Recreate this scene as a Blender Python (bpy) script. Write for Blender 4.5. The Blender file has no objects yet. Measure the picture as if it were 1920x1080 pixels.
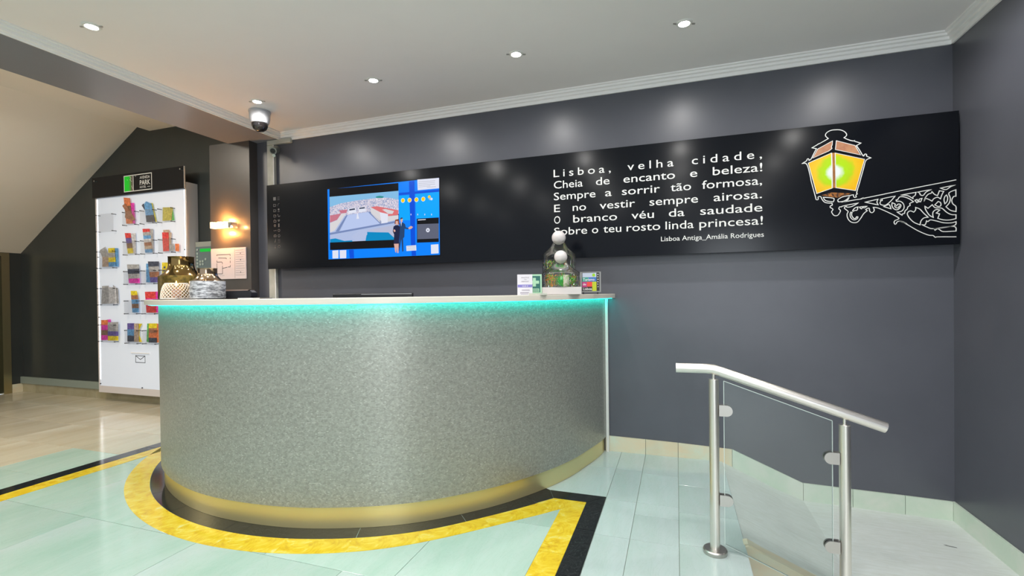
import bpy, bmesh, math, random
from mathutils import Vector, Matrix
random.seed(7)
PI = math.pi
SC = bpy.context.scene
COL = SC.collection

# ------------------------------------------------------------------ camera
cam_data = bpy.data.cameras.new('camera')
cam = bpy.data.objects.new('camera', cam_data)
COL.objects.link(cam)
def cam_axes(yaw, pitch, roll):
    cy, sy = math.cos(yaw), math.sin(yaw)
    r = Vector((cy, sy, 0)); fw = Vector((-sy, cy, 0)); up = Vector((0, 0, 1))
    cp, sp = math.cos(pitch), math.sin(pitch)
    fw2 = fw * cp + up * sp; up2 = up * cp - fw * sp
    cr, sr = math.cos(roll), math.sin(roll)
    return r * cr + up2 * sr, up2 * cr - r * sr, fw2
r_, u_, f_ = cam_axes(math.radians(18.9), math.radians(-0.48), math.radians(-0.72))
cam.matrix_world = Matrix(((r_.x, u_.x, -f_.x, 0), (r_.y, u_.y, -f_.y, 0), (r_.z, u_.z, -f_.z, 1.15), (0, 0, 0, 1)))
cam_data.sensor_width = 36; cam_data.lens = 899 / 1920 * 36
cam_data.shift_y = 17.5 / 1920
cam_data.clip_start = 0.05
SC.camera = cam
# ------------------------------------------------------------------ world, exposure
w = bpy.data.worlds.new('world'); SC.world = w; w.use_nodes = True
w.node_tree.nodes['Background'].inputs[0].default_value = (0.86, 0.93, 1.0, 1)
w.node_tree.nodes['Background'].inputs[1].default_value = 0.62
SC.view_settings.view_transform = 'Standard'; SC.view_settings.look = 'None'
SC.view_settings.gamma = 1; SC.view_settings.exposure = 0.2; SC.view_settings.use_curve_mapping = False
LAMP_W = 25
# added area light: daylight assumed from an unseen source behind the camera
dl = bpy.data.lights.new('assumed_daylight', 'AREA'); dl.shape = 'RECTANGLE'; dl.size = 1.1; dl.size_y = 1.9; dl.energy = 42; dl.color = (.88, .94, 1.0)
do = bpy.data.objects.new('assumed_daylight', dl); COL.objects.link(do); do.location = (.95, -3.1, 1.25)
do.rotation_euler = (math.radians(88), 0, math.radians(8))

# ------------------------------------------------------------------ helpers
def link(name, me, parent=None, mats=(), smooth=False):
    o = bpy.data.objects.new(name, me); COL.objects.link(o)
    for m in mats: me.materials.append(m)
    if smooth:
        for p in me.polygons: p.use_smooth = True
    if parent is not None: o.parent = parent
    return o
def mesh(name, verts, faces, mats=(), parent=None, mi=None, smooth=False):
    me = bpy.data.meshes.new(name); me.from_pydata([tuple(v) for v in verts], [], faces); me.validate(); me.update()
    o = link(name, me, parent, mats, smooth)
    if mi:
        for p, k in zip(me.polygons, mi): p.material_index = k
    return o
def from_bm(name, bm, mats=(), parent=None, smooth=False, auto=None):
    bmesh.ops.recalc_face_normals(bm, faces=bm.faces)
    me = bpy.data.meshes.new(name); bm.to_mesh(me); bm.free()
    o = link(name, me, parent, mats, smooth)
    if auto: me.set_sharp_from_angle(angle=math.radians(auto))
    return o
def bm_box(bm, x0, x1, y0, y1, z0, z1, mi=0, bev=0):
    vs = [bm.verts.new(p) for p in ((x0,y0,z0),(x1,y0,z0),(x1,y1,z0),(x0,y1,z0),(x0,y0,z1),(x1,y0,z1),(x1,y1,z1),(x0,y1,z1))]
    fs = [bm.faces.new([vs[i] for i in f]) for f in ((0,3,2,1),(4,5,6,7),(0,1,5,4),(1,2,6,5),(2,3,7,6),(3,0,4,7))]
    for f in fs: f.material_index = mi
    if bev:
        es = list({e for f in fs for e in f.edges})
        r = bmesh.ops.bevel(bm, geom=es, offset=bev, segments=2, affect='EDGES', profile=0.5)
        for f in r['faces']: f.material_index = mi
def box(name, x0, x1, y0, y1, z0, z1, m, parent=None, bev=0):
    bm = bmesh.new(); bm_box(bm, x0, x1, y0, y1, z0, z1, 0, bev)
    return from_bm(name, bm, [m], parent)
def bm_prism(bm, pts, f3, depth, mi=0):
    """pts 2D polygon; f3(p, d) -> 3D; extruded from d=0 to d=depth"""
    a = [bm.verts.new(f3(p, 0)) for p in pts]; b = [bm.verts.new(f3(p, depth)) for p in pts]
    n = len(pts)
    try:
        fa = bm.faces.new(a); fb = bm.faces.new(list(reversed(b)))
        fa.material_index = mi; fb.material_index = mi
    except ValueError: return
    for i in range(n):
        f = bm.faces.new((a[i], b[i], b[(i+1)%n], a[(i+1)%n])); f.material_index = mi
def prism(name, pts, f3, depth, m, parent=None):
    bm = bmesh.new(); bm_prism(bm, pts, f3, depth)
    return from_bm(name, bm, [m], parent)
def bm_lathe(bm, prof, cx, cy, z0=0, n=40, mi=0, cap=True):
    rings = []
    for r, z in prof:
        if r < 1e-5: rings.append([bm.verts.new((cx, cy, z0+z))])
        else: rings.append([bm.verts.new((cx+r*math.cos(2*PI*k/n), cy+r*math.sin(2*PI*k/n), z0+z)) for k in range(n)])
    for a, b in zip(rings, rings[1:]):
        for k in range(n):
            va = [a[k % len(a)], a[(k+1) % len(a)]] if len(a) > 1 else [a[0]]
            vb = [b[(k+1) % len(b)], b[k % len(b)]] if len(b) > 1 else [b[0]]
            if len(va) + len(vb) > 2:
                f = bm.faces.new(va + vb); f.material_index = mi
    if cap:
        for rg in (rings[0], rings[-1]):
            if len(rg) > 1:
                f = bm.faces.new(rg); f.material_index = mi
def lathe(name, prof, cx, cy, z0, m, parent=None, n=40, cap=True, auto=35):
    bm = bmesh.new(); bm_lathe(bm, prof, cx, cy, z0, n, 0, cap)
    return from_bm(name, bm, [m], parent, True, auto)
def bm_tube(bm, path, r, n=16, mi=0, caps=True):
    path = [Vector(p) for p in path]; rings = []
    for i, p in enumerate(path):
        d = (path[min(i+1, len(path)-1)] - path[max(i-1, 0)]).normalized()
        if 0 < i < len(path)-1:
            d1 = (path[i]-path[i-1]).normalized(); k = 1/max(0.5, d1.dot(d))
        else: k = 1
        ref = Vector((0, 1, 0)) if abs(d.y) < .9 else Vector((1, 0, 0))
        u = d.cross(ref).normalized(); v = u.cross(d).normalized()
        rings.append([bm.verts.new(p + u*r*k*math.cos(2*PI*q/n) + v*r*math.sin(2*PI*q/n)) for q in range(n)])
    for a, b in zip(rings, rings[1:]):
        for q in range(n):
            f = bm.faces.new((a[q], a[(q+1)%n], b[(q+1)%n], b[q])); f.material_index = mi
    if caps:
        for g in (rings[0], rings[-1]):
            f = bm.faces.new(g); f.material_index = mi
def tube(name, path, r, m, parent=None, n=20):
    bm = bmesh.new(); bm_tube(bm, path, r, n)
    return from_bm(name, bm, [m], parent, True, 40)
def empty(name, label, cat, loc=(0, 0, 0), group=None):
    o = bpy.data.objects.new(name, None); COL.objects.link(o); o.location = loc; o.empty_display_size = .05
    o['label'] = label; o['category'] = cat
    if group: o['group'] = group
    return o
def adopt(root):
    """parts are modelled in world coordinates: shift them under the root's own location"""
    L = root.location.copy()
    for ch in root.children:
        ch.location = ch.location - L
def tag(o, label, cat, group=None):
    o['label'] = label; o['category'] = cat
    if group: o['group'] = group
    return o
def struct(o): o['kind'] = 'structure'; return o
def clip2(poly, ax, v, keep_gt):
    out = []
    for i in range(len(poly)):
        a, b = poly[i], poly[(i+1) % len(poly)]
        ia = (a[ax] >= v) if keep_gt else (a[ax] <= v); ib = (b[ax] >= v) if keep_gt else (b[ax] <= v)
        if ia: out.append(a)
        if ia != ib:
            t = (v - a[ax]) / (b[ax] - a[ax]); out.append((a[0]+t*(b[0]-a[0]), a[1]+t*(b[1]-a[1])))
    return out
# ------------------------------------------------------------------ materials
def mat(name, col, rough=.5, metal=0., spec=.5, emis=None, estr=0., coat=0.):
    m = bpy.data.materials.new(name); m.use_nodes = True
    b = m.node_tree.nodes['Principled BSDF']
    b.inputs['Base Color'].default_value = (*col, 1); b.inputs['Roughness'].default_value = rough
    b.inputs['Metallic'].default_value = metal; b.inputs['Specular IOR Level'].default_value = spec
    if coat: b.inputs['Coat Weight'].default_value = coat; b.inputs['Coat Roughness'].default_value = .08
    if emis: b.inputs['Emission Color'].default_value = (*emis, 1); b.inputs['Emission Strength'].default_value = estr
    return m
def N(m, t, **kw):
    n = m.node_tree.nodes.new(t)
    for k, v in kw.items():
        if k.startswith('_'): setattr(n, k[1:], v)
        else: n.inputs[k.replace('__', ' ')].default_value = v
    return n
def LK(m, a, b): m.node_tree.links.new(a, b)
def BS(m): return m.node_tree.nodes['Principled BSDF']
def ramp(m, stops, src):
    r = m.node_tree.nodes.new('ShaderNodeValToRGB'); e = r.color_ramp.elements
    while len(e) < len(stops): e.new(.5)
    for el, (p, c) in zip(e, stops): el.position = p; el.color = (*c, 1)
    LK(m, src, r.inputs[0]); return r
def noise(m, scale, detail=4, rough=.55, dist=0, stretch=None, coord='Object'):
    tc = N(m, 'ShaderNodeTexCoord'); mp = N(m, 'ShaderNodeMapping'); LK(m, tc.outputs[coord], mp.inputs[0])
    if stretch: mp.inputs['Scale'].default_value = stretch
    n = N(m, 'ShaderNodeTexNoise', Scale=scale, Detail=detail, Roughness=rough, Distortion=dist); LK(m, mp.outputs[0], n.inputs['Vector'])
    return n
def bump(m, src, s=.1, d=.01):
    b = N(m, 'ShaderNodeBump', Strength=s, Distance=d); LK(m, src, b.inputs['Height']); LK(m, b.outputs[0], BS(m).inputs['Normal'])
def noisy(name, c1, c2, scale=6, rough=.5, metal=0, detail=5, stretch=None, bs=0, bd=.002, dist=0, lo=.35, hi=.65, objrand=0, spec=.5):
    m = mat(name, c1, rough, metal, spec); n = noise(m, scale, detail, .6, dist, stretch)
    r = ramp(m, [(lo, c1), (hi, c2)], n.outputs['Fac']); out = r.outputs[0]
    if objrand:
        oi = N(m, 'ShaderNodeObjectInfo'); mr = N(m, 'ShaderNodeMapRange'); mr.inputs['To Min'].default_value = 1-objrand; mr.inputs['To Max'].default_value = 1+objrand*.5
        LK(m, oi.outputs['Random'], mr.inputs['Value'])
        hs = N(m, 'ShaderNodeHueSaturation'); LK(m, mr.outputs[0], hs.inputs['Value']); LK(m, out, hs.inputs['Color']); out = hs.outputs[0]
    LK(m, out, BS(m).inputs['Base Color'])
    if bs: bump(m, n.outputs['Fac'], bs, bd)
    return m
def thin_glass(name, tint=(.93, .98, .96), refl=1.0, rough=.0):
    m = bpy.data.materials.new(name); m.use_nodes = True; nt = m.node_tree; nt.nodes.clear()
    o = nt.nodes.new('ShaderNodeOutputMaterial'); t = nt.nodes.new('ShaderNodeBsdfTransparent'); t.inputs[0].default_value = (*tint, 1)
    g = nt.nodes.new('ShaderNodeBsdfGlossy'); g.inputs['Roughness'].default_value = rough
    f = nt.nodes.new('ShaderNodeFresnel'); f.inputs[0].default_value = 1.45
    mu = nt.nodes.new('ShaderNodeMath'); mu.operation = 'MULTIPLY'; mu.inputs[1].default_value = refl; mx = nt.nodes.new('ShaderNodeMixShader')
    nt.links.new(f.outputs[0], mu.inputs[0]); nt.links.new(mu.outputs[0], mx.inputs[0]); nt.links.new(t.outputs[0], mx.inputs[1]); nt.links.new(g.outputs[0], mx.inputs[2]); nt.links.new(mx.outputs[0], o.inputs[0])
    return m
M = {}
def marble(name, base, vein, warm, rough=.12, objrand=.1):
    m = mat(name, base, rough, 0, .5)
    n1 = noise(m, 1.6, 6, .6, 1.2, (1, .35, 1)); r1 = ramp(m, [(.3, vein), (.5, base), (.72, warm)], n1.outputs['Fac'])
    n2 = noise(m, 7, 8, .7, 2.5, (1.6, .5, 1)); r2 = ramp(m, [(.485, (1, 1, 1)), (.5, (.9, .93, .91)), (.515, (1, 1, 1))], n2.outputs['Fac'])
    mx = N(m, 'ShaderNodeMix', _data_type='RGBA', _blend_type='MULTIPLY'); mx.inputs[0].default_value = 1
    LK(m, r1.outputs[0], mx.inputs[6]); LK(m, r2.outputs[0], mx.inputs[7])
    oi = N(m, 'ShaderNodeObjectInfo'); mr = N(m, 'ShaderNodeMapRange'); mr.inputs['To Min'].default_value = 1-objrand; mr.inputs['To Max'].default_value = 1.03
    LK(m, oi.outputs['Random'], mr.inputs['Value']); hs = N(m, 'ShaderNodeHueSaturation')
    LK(m, mr.outputs[0], hs.inputs['Value']); LK(m, mx.outputs[2], hs.inputs['Color']); LK(m, hs.outputs[0], BS(m).inputs['Base Color'])
    return m
M['mint'] = marble('mint_marble', (.43, .545, .485), (.33, .485, .40), (.51, .57, .56))
M['pale'] = marble('pale_marble', (.47, .55, .54), (.40, .51, .46), (.53, .58, .59), .14, .06)
M['beige'] = marble('beige_marble', (.58, .53, .41), (.50, .44, .31), (.68, .65, .56), .13, .18)
M['ramp'] = noisy('ramp_stone', (.66, .70, .69), (.55, .58, .54), 22, .5, 0, 9, (.5, 3, 1), .08, .001, .8, .3, .75)
M['cream'] = noisy('cream_marble', (.70, .60, .42), (.62, .68, .55), 4, .3, 0, 5, None, 0, 0, .6, .4, .65, .06)
M['greenwhite'] = noisy('pale_green_marble', (.56, .66, .55), (.66, .70, .62), 5, .3, 0, 5, None, 0, 0, .6, .4, .65, .04)
M['olive'] = noisy('skirting_stone', (.33, .29, .17), (.40, .36, .24), 5, .35, 0, 4, None, 0, 0, 0, .4, .65, .08)
M['yellow'] = mat('yellow_marble', (.6, .4, .03), .14)
_n = noise(M['yellow'], 9, 10, .68, 1.5, (1, 1, 1)); _r = ramp(M['yellow'], [(.3, (.52, .28, .015)), (.47, (.70, .47, .02)), (.56, (.74, .55, .05)), (.7, (.70, .66, .30))], _n.outputs['Fac']); LK(M['yellow'], _r.outputs[0], BS(M['yellow']).inputs['Base Color'])
M['black_marble'] = mat('black_marble', (.012, .014, .016), .1)
_n = noise(M['black_marble'], 16, 8, .7, 3); _r = ramp(M['black_marble'], [(.495, (.010, .012, .014)), (.5, (.10, .11, .11)), (.506, (.010, .012, .014)), (.72, (.014, .016, .02)), (.75, (.5, .5, .5))], _n.outputs['Fac']); LK(M['black_marble'], _r.outputs[0], BS(M['black_marble']).inputs['Base Color'])
M['grout'] = mat('grout', (.27, .32, .27), .7)
M['joint'] = mat('white_joint', (.55, .53, .42), .6)
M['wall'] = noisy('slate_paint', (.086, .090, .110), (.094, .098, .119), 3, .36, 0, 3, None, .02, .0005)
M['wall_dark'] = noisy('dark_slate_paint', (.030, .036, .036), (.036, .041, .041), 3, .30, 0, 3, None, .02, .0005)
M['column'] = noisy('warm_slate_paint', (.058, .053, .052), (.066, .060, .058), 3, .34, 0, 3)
M['ceil'] = noisy('ceiling_paint', (.85, .82, .83), (.87, .84, .85), 2, .8)
M['soffit'] = noisy('soffit_paint', (.80, .75, .68), (.78, .73, .66), 2, .75)
M['crown'] = noisy('crown_paint', (.92, .91, .91), (.90, .89, .89), 4, .55)
M['strip'] = noisy('ceiling_strip_paint', (.235, .245, .285), (.245, .255, .295), 2, .30)
M['steel'] = mat('brushed_steel', (.82, .79, .74), .33, 1)
_n = noise(M['steel'], 8, 4, .6, 0, (60, 60, 1)); bump(M['steel'], _n.outputs['Fac'], .05, .001)
M['clamp'] = mat('satin_steel', (.52, .50, .47), .34, 1)
M['tinted_steel'] = mat('reflection_tinted_steel', (.74, .65, .34), .36, .72)  # plinth steel; gold reflection of the yellow floor put into its base colour
_n = noise(M['tinted_steel'], 6, 4, .6, 0, (40, 40, .5)); bump(M['tinted_steel'], _n.outputs['Fac'], .03, .001)
M['counter'] = mat('counter_edge', (.68, .65, .57), .3)
M['white_trim'] = mat('white_trim', (.75, .75, .72), .4)
M['dark'] = mat('black_plastic', (.012, .012, .014), .3)
M['gloss_black'] = mat('black_gloss_board', (.003, .004, .007), .17, 0, .24)
M['glass'] = thin_glass('rail_glass', (.94, .97, .96), 1.1)
M['acrylic'] = thin_glass('acrylic', (.985, .985, .99), .25)
M['jar'] = thin_glass('jar_glass', (.985, .99, .985), .9, .02)
M['edge'] = mat('glass_edge', (.75, .85, .80), .2, 0, .8)
M['white'] = mat('white_print', (.78, .78, .76), .5)
M['sheet'] = mat('paper', (.62, .55, .57), .6)
M['ink'] = mat('ink', (.03, .03, .035), .6)
M['lens'] = mat('lamp_lens', (1, 1, 1), .5, emis=(1, .98, .95), estr=25)
M['chrome'] = mat('chrome', (.7, .7, .7), .1, 1)
M['rack'] = mat('backlit_panel', (.60, .63, .69), .35, emis=(.74, .84, 1.0), estr=.24)
M['rack_side'] = mat('rack_side', (.66, .61, .60), .4)
M['led'] = mat('white_led', (1, 1, 1), .5, emis=(.92, .95, 1), estr=3.5)
M['teal'] = mat('teal_led', (.1, .8, .7), .5, emis=(0, .78, .68), estr=13)
M['gold_frame'] = mat('brass_door_frame', (.50, .42, .24), .28, 1)
M['door'] = mat('dark_door', (.02, .03, .015), .3)
# desk wall covering: little metallic mosaic chips
m = M['cover'] = mat('mosaic_wallcovering', (.36, .37, .32), .40, .5)
tc = N(m, 'ShaderNodeTexCoord'); bt = N(m, 'ShaderNodeTexBrick', Scale=1.0); LK(m, tc.outputs['UV'], bt.inputs['Vector'])
bt.inputs['Brick Width'].default_value = .0095; bt.inputs['Row Height'].default_value = .0062; bt.inputs['Mortar Size'].default_value = .0008; bt.offset = .5
bt.inputs['Color1'].default_value = (0, 0, 0, 1); bt.inputs['Color2'].default_value = (1, 1, 1, 1); bt.inputs['Mortar'].default_value = (.4, .4, .4, 1)
r = ramp(m, [(0, (.25, .255, .225)), (.5, (.36, .365, .33)), (.93, (.46, .47, .425)), (1, (.66, .67, .62))], bt.outputs['Color'])
n3 = noise(m, 55, 3, .6, 0, None, 'UV'); mx = N(m, 'ShaderNodeMix', _data_type='RGBA'); mx.inputs[0].default_value = .5
r3 = ramp(m, [(.35, (.27, .275, .245)), (.65, (.43, .435, .39))], n3.outputs['Fac'])
LK(m, r.outputs[0], mx.inputs[6]); LK(m, r3.outputs[0], mx.inputs[7]); LK(m, mx.outputs[2], BS(m).inputs['Base Color']); bump(m, bt.outputs['Color'], .35, .0008)

# ------------------------------------------------------------------ dimensions (metres)
YR, YL = 3.51, 3.69        # back wall behind the desk / back wall of the lobby recess
XR, XL = 1.545, -7.75
ZC = 2.64
CX, CY = -2.17, 3.486      # centre of the round desk
RT = [(-181, 1.60), (-150, 1.603), (-115, 1.62), (-91, 1.634), (-72, 1.648), (-58, 1.655), (-44, 1.640), (-32, 1.630), (-14, 1.632), (1.0, 1.668)]
def rad(t):
    for (a, ra), (b, rb) in zip(RT, RT[1:]):
        if t <= b:
            s = (t-a)/(b-a); s = s*s*(3-2*s); return ra+(rb-ra)*s
    return RT[-1][1]
def pol(t, dr=0):
    r_ = rad(t)+dr; a = math.radians(t); return CX+r_*math.cos(a), CY+r_*math.sin(a)

# ------------------------------------------------------------------ room shell
struct(box('wall_back', -3.80, XR+.15, YR, YR+.15, -.6, 2.78, M['wall']))
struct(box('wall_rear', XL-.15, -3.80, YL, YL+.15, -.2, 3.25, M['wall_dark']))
struct(box('wall_right', XR, XR+.15, -3.2, YR, -.6, 2.78, M['wall']))
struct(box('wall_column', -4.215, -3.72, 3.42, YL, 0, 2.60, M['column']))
struct(box('ceiling', -3.44, XR, -3.2, YR, ZC, ZC+.1, M['ceil']))
struct(box('ceiling_strip', -3.975, -3.44, -3.2, YL, 2.592, 3.0, M['strip']))
def f_xz(p, d): return (p[0], YL-d, p[1])
struct(prism('ceiling_side', [(-3.975, 2.972), (-5.42, 2.972), (-5.47, 3.02), (-5.53, 3.025), (-5.587, 3.053), (-7.75, 1.725), (-7.9, 1.725), (-7.9, 3.3), (-3.975, 3.3)], f_xz, 6.9, M['soffit']))
bm = bmesh.new()
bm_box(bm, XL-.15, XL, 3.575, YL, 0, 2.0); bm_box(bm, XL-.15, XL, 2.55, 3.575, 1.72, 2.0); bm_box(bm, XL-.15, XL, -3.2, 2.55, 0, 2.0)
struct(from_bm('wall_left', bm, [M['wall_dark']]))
d = struct(box('door_1', XL-.12, XL-.08, 2.60, 3.50, 0, 1.68, M['door']))
bm = bmesh.new(); bm_box(bm, XL-.13, XL+.012, 3.50, 3.575, 0, 1.72); bm_box(bm, XL-.13, XL+.012, 2.55, 2.62, 0, 1.72); bm_box(bm, XL-.13, XL+.012, 2.62, 3.50, 1.68, 1.72)
from_bm('door_frame', bm, [M['gold_frame']], d)
# stepped crown moulding
CP = [(0, -.065), (.010, -.065), (.012, -.044), (.026, -.040), (.028, -.026), (.044, -.022), (.046, -.010), (.060, -.008), (.062, 0), (0, 0)]
def extr(name, prof, f, t0, t1, m, parent=None):
    return prism(name, prof, lambda p, d: f(p, t0+d), t1-t0, m, parent)
struct(extr('trim_1', CP, lambda p, t: (t, YR-p[0], ZC+p[1]), -3.44, XR, M['crown']))
struct(extr('trim_2', CP, lambda p, t: (XR-p[0], t, ZC+p[1]), -3.2, YR, M['crown']))
struct(extr('trim_3', CP, lambda p, t: (-3.44+p[0], t, ZC+.012+p[1]*1.0 if p[1] < -.05 else ZC+p[1]), -3.2, YR, M['crown']))
# ------------------------------------------------------------------ floor with its tiles and inlays
FX = .285
bm = bmesh.new(); bm_box(bm, XL, FX-.002, -3.2, YL, -.08, -.004)
floor = struct(from_bm('floor', bm, [M['grout']]))
bm = bmesh.new(); bm_box(bm, XL, XR, -3.2, YL, -.62, -.60); struct(from_bm('floor_below', bm, [M['grout']]))
TILE = {}
def tile(x0, x1, y0, y1, m, name='floor_tile', z0=-.012, z1=0, parent=None, gap=.0012):
    x0 += gap; x1 -= gap; y0 += gap; y1 -= gap
    if x1-x0 < .01 or y1-y0 < .01: return
    key = (round(x1-x0, 3), round(y1-y0, 3), m.name, round(z1-z0, 3))
    if key not in TILE:
        bm = bmesh.new(); a, b, c = (x1-x0)/2, (y1-y0)/2, z1-z0
        vs = [bm.verts.new(p) for p in ((-a,-b,0),(a,-b,0),(a,b,0),(-a,b,0),(-a,-b,c-.0006),(a,-b,c-.0006),(a,b,c-.0006),(-a,b,c-.0006))]
        e = .0008; vt = [bm.verts.new(p) for p in ((-a+e,-b+e,c),(a-e,-b+e,c),(a-e,b-e,c),(-a+e,b-e,c))]
        for f in ((0,1,5,4),(1,2,6,5),(2,3,7,6),(3,0,4,7)): bm.faces.new([vs[i] for i in f])
        for i in range(4): bm.faces.new((vs[4+i], vs[4+(i+1)%4], vt[(i+1)%4], vt[i]))
        bm.faces.new(vt)
        me = bpy.data.meshes.new(name); bm.to_mesh(me); bm.free(); me.materials.append(m); TILE[key] = me
    o = bpy.data.objects.new(name, TILE[key]); COL.objects.link(o); o.location = ((x0+x1)/2, (y0+y1)/2, z0); o.parent = parent or floor
    return o
SX0, SX1, SX2 = -3.885, -3.772, -3.655     # left stripe: black then yellow
BX0, BX1, BX2 = -.592, -.476, -.380        # right stripe: yellow then black
# beige lobby tiles, left of the stripe
ys = [YL, 3.28, 2.836, 2.39, 1.945, 1.50, 1.055, .61, .1]
for i in range(len(ys)-1):
    x = XL; k = 0; offs = (.35, .62, .50, .0, .3, .1, .5, .2)[i]
    xs = [XL]+[v for v in [-4.41-.62*j-(offs*.4 if j else 0) for j in range(6)] if v > XL+.05][::-1]+[SX0]
    for a, b in zip(xs, xs[1:]):
        tile(a, b, ys[i+1], ys[i], M['mint'] if (a > -4.5 and ys[i] < 2.5) or ys[i] < 1.0 else M['beige'])
# mint tiles between the stripes
ys = [YR, 2.703, 2.275, 1.65, 1.03, .45, -.2]
for i in range(len(ys)-1):
    xs = [SX2, -2.95, -2.138, -1.33, BX0] if i in (3, 4) else [SX2, -3.33, -2.55, -1.75, -1.1, -.8015 if i == 0 else BX0]
    for a, b in zip(xs, xs[1:]): tile(a, b, ys[i+1], ys[i], M['mint'])
# pale tiles between the right stripe and the steps
for (a, b), yy in (((BX2, -.214), [YR, 3.165, 2.68, 2.275, 1.86, 1.44, 1.0]), ((-.214, .003), [YR, 3.12, 2.684, 2.536, 2.275, 1.86, 1.44, 1.0]), ((.003, FX), [YR, 3.0, 2.63, 2.30, 1.87, 1.45, 1.0])):
    for q in range(len(yy)-1): tile(a, b, yy[q+1], yy[q], M['pale'])
for q in [YR, 3.165, 2.703]: pass
tile(-.80, BX2, 3.165, YR, M['pale']); tile(-.80, BX2, 2.702, 3.165, M['pale'])
# straight inlay stripes
zi = .0012
y = YL; k = 0
while y > -.2:
    y2 = max(-.2, y-(.62, .50, .41)[k % 3]); tile(SX0, SX1, y2, y, M['black_marble'], 'inlay_strip', -.008, zi); k += 1; y = y2
y = YL
while y > -.2:
    y2 = max(-.2, y-.47); tile(SX1, SX2, y2, y, M['yellow'], 'inlay_strip', -.008, zi, gap=.0004); y = y2
def poly_piece(pts, m, name='inlay_piece', z0=-.008, z1=zi):
    pts = [tuple(p) for p in pts]
    cx = sum(p[0] for p in pts)/len(pts); cy = sum(p[1] for p in pts)/len(pts)
    o = prism(name, [(p[0]-cx, p[1]-cy) for p in pts], lambda p, d: (p[0], p[1], z0+d), z1-z0, m, floor); o.location = (cx, cy, 0); return o
g = .0014
ye = 2.30
for a, b in ((2.30, 1.90), (1.90, 1.50), (1.50, 1.1), (1.1, .7)): tile(BX1, BX2, b, a, M['black_marble'], 'inlay_strip', -.008, zi)
for a, b in ((2.05, 1.62), (1.62, 1.2), (1.2, .7)): tile(BX0, BX1, b, a, M['yellow'], 'inlay_strip', -.008, zi, gap=.0004)
poly_piece([(BX1+g, 2.301), (BX2-g, 2.301), (BX2-g, 2.70), (BX1+g, 2.602)], M['black_marble'])
poly_piece([(BX2-g*1.5, 2.703), (-.705, 2.703), (-.660, 2.603), (BX1, 2.603)], M['black_marble'])
poly_piece([(BX0, 2.051), (BX1, 2.051), (BX1, 2.601), (-.592, 2.478)], M['yellow'])
poly_piece([(-.657, 2.601), (BX1-.001, 2.601), (-.5935, 2.477), (-.625, 2.535)], M['yellow'])
poly_piece([(-.7295, 2.5155), (-.6255, 2.446), (-.5940, 2.4775), (-.6255, 2.535), (-.6575, 2.600)], M['yellow'])
poly_piece([(-.7315, 2.5175), (-.6605, 2.602), (-.7055, 2.702), (-.80, 2.76), (-.845, 2.592)], M['black_marble'])
# round bands
YI = [(-181, 1.680), (-125, 1.690), (-108, 1.706), (-98, 1.718), (-89, 1.731), (-80, 1.742), (-71, 1.746), (-62, 1.750), (-55, 1.745), (-45, 1.722), (-35, 1.735), (-30.5, 1.752)]
YO = [(-181, 1.812), (-139, 1.814), (-117, 1.817), (-106, 1.828), (-95, 1.845), (-86, 1.860), (-77, 1.871), (-68, 1.875), (-60, 1.866), (-50, 1.835), (-42, 1.828), (-34, 1.862), (-32.5, 1.873)]
def itp(T, t):
    if t <= T[0][0]: return T[0][1]
    for (a, ra), (b, rb) in zip(T, T[1:]):
        if t <= b: s = (t-a)/(b-a); return ra+(rb-ra)*s
    return T[-1][1]
def sm(T, t): return (itp(T, t-4)+itp(T, t-2)+itp(T, t)*2+itp(T, min(T[-1][0], t+2))+itp(T, min(T[-1][0], t+4)))/6
def band(t0, t1, fi, fo, m, gap, n=8):
    pts_i, pts_o = [], []
    for k in range(n+1):
        t = math.radians(t0+gap+(t1-t0-2*gap)*k/n); td = math.degrees(t)
        ri, ro = fi(td), fo(td)
        pts_i.append((CX+ri*math.cos(t), CY+ri*math.sin(t))); pts_o.append((CX+ro*math.cos(t), CY+ro*math.sin(t)))
    pts = [(max(px, SX1+.001), py) for px, py in pts_i+pts_o[::-1]]
    poly_piece(pts, m)
js = [-180, -163, -146, -128, -116, -104, -88.5, -85.0, -65.5, -48, -34]
for a, b in zip(js, js[1:]): band(a, b, lambda t: rad(t)-.03, lambda t: sm(YI, t)-.0012, M['black_marble'], .035)
js = [-152, -140, -129, -118, -107, -96, -86, -76, -66, -56, -45, -34]
for a, b in zip(js, js[1:]): band(a, b, lambda t: sm(YI, t), lambda t: sm(YO, t), M['yellow'], .004)
# steps down on the right: sloping slab, landing, kerb, lower step
struct(prism('floor_ramp', [(FX, -.004), (.40, -.055), (.60, -.145), (.76, -.204), (.76, -.60), (FX, -.60)], lambda p, d: (p[0], 2.44+d, p[1]), YR-2.44, M['ramp']))
struct(prism('floor_landing', [(.76, -.204), (1.15, -.214), (XR, -.224), (XR, -.60), (.76, -.60)], lambda p, d: (p[0], -3.2+d, p[1]), YR+3.2, M['ramp']))
kb = bmesh.new()
bm_prism(kb, [(FX-.01, -.02), (FX-.006, .000), (FX+.012, .006), (.40, -.045), (.60, -.13), (.80, -.207), (.80, -.6), (FX-.01, -.6)], lambda p, d: (p[0], 2.37+d, p[1]), .068)
bmesh.ops.bevel(kb, geom=[e for e in kb.edges if abs((e.verts[0].co-e.verts[1].co).y) < .001 and max(e.verts[0].co.z, e.verts[1].co.z) > -.22 and e.verts[0].co.z > -.25 and e.verts[1].co.z > -.25], offset=.008, segments=3, affect='EDGES')
struct(from_bm('trim_4', kb, [M['cream']]))
struct(box('floor_step', FX+.004, .76, -3.2, 2.37, -.6, -.175, M['ramp']))
struct(box('floor_edge', FX-.03, FX+.003, -3.2, 2.372, -.6, -.013, M['ramp']))
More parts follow.
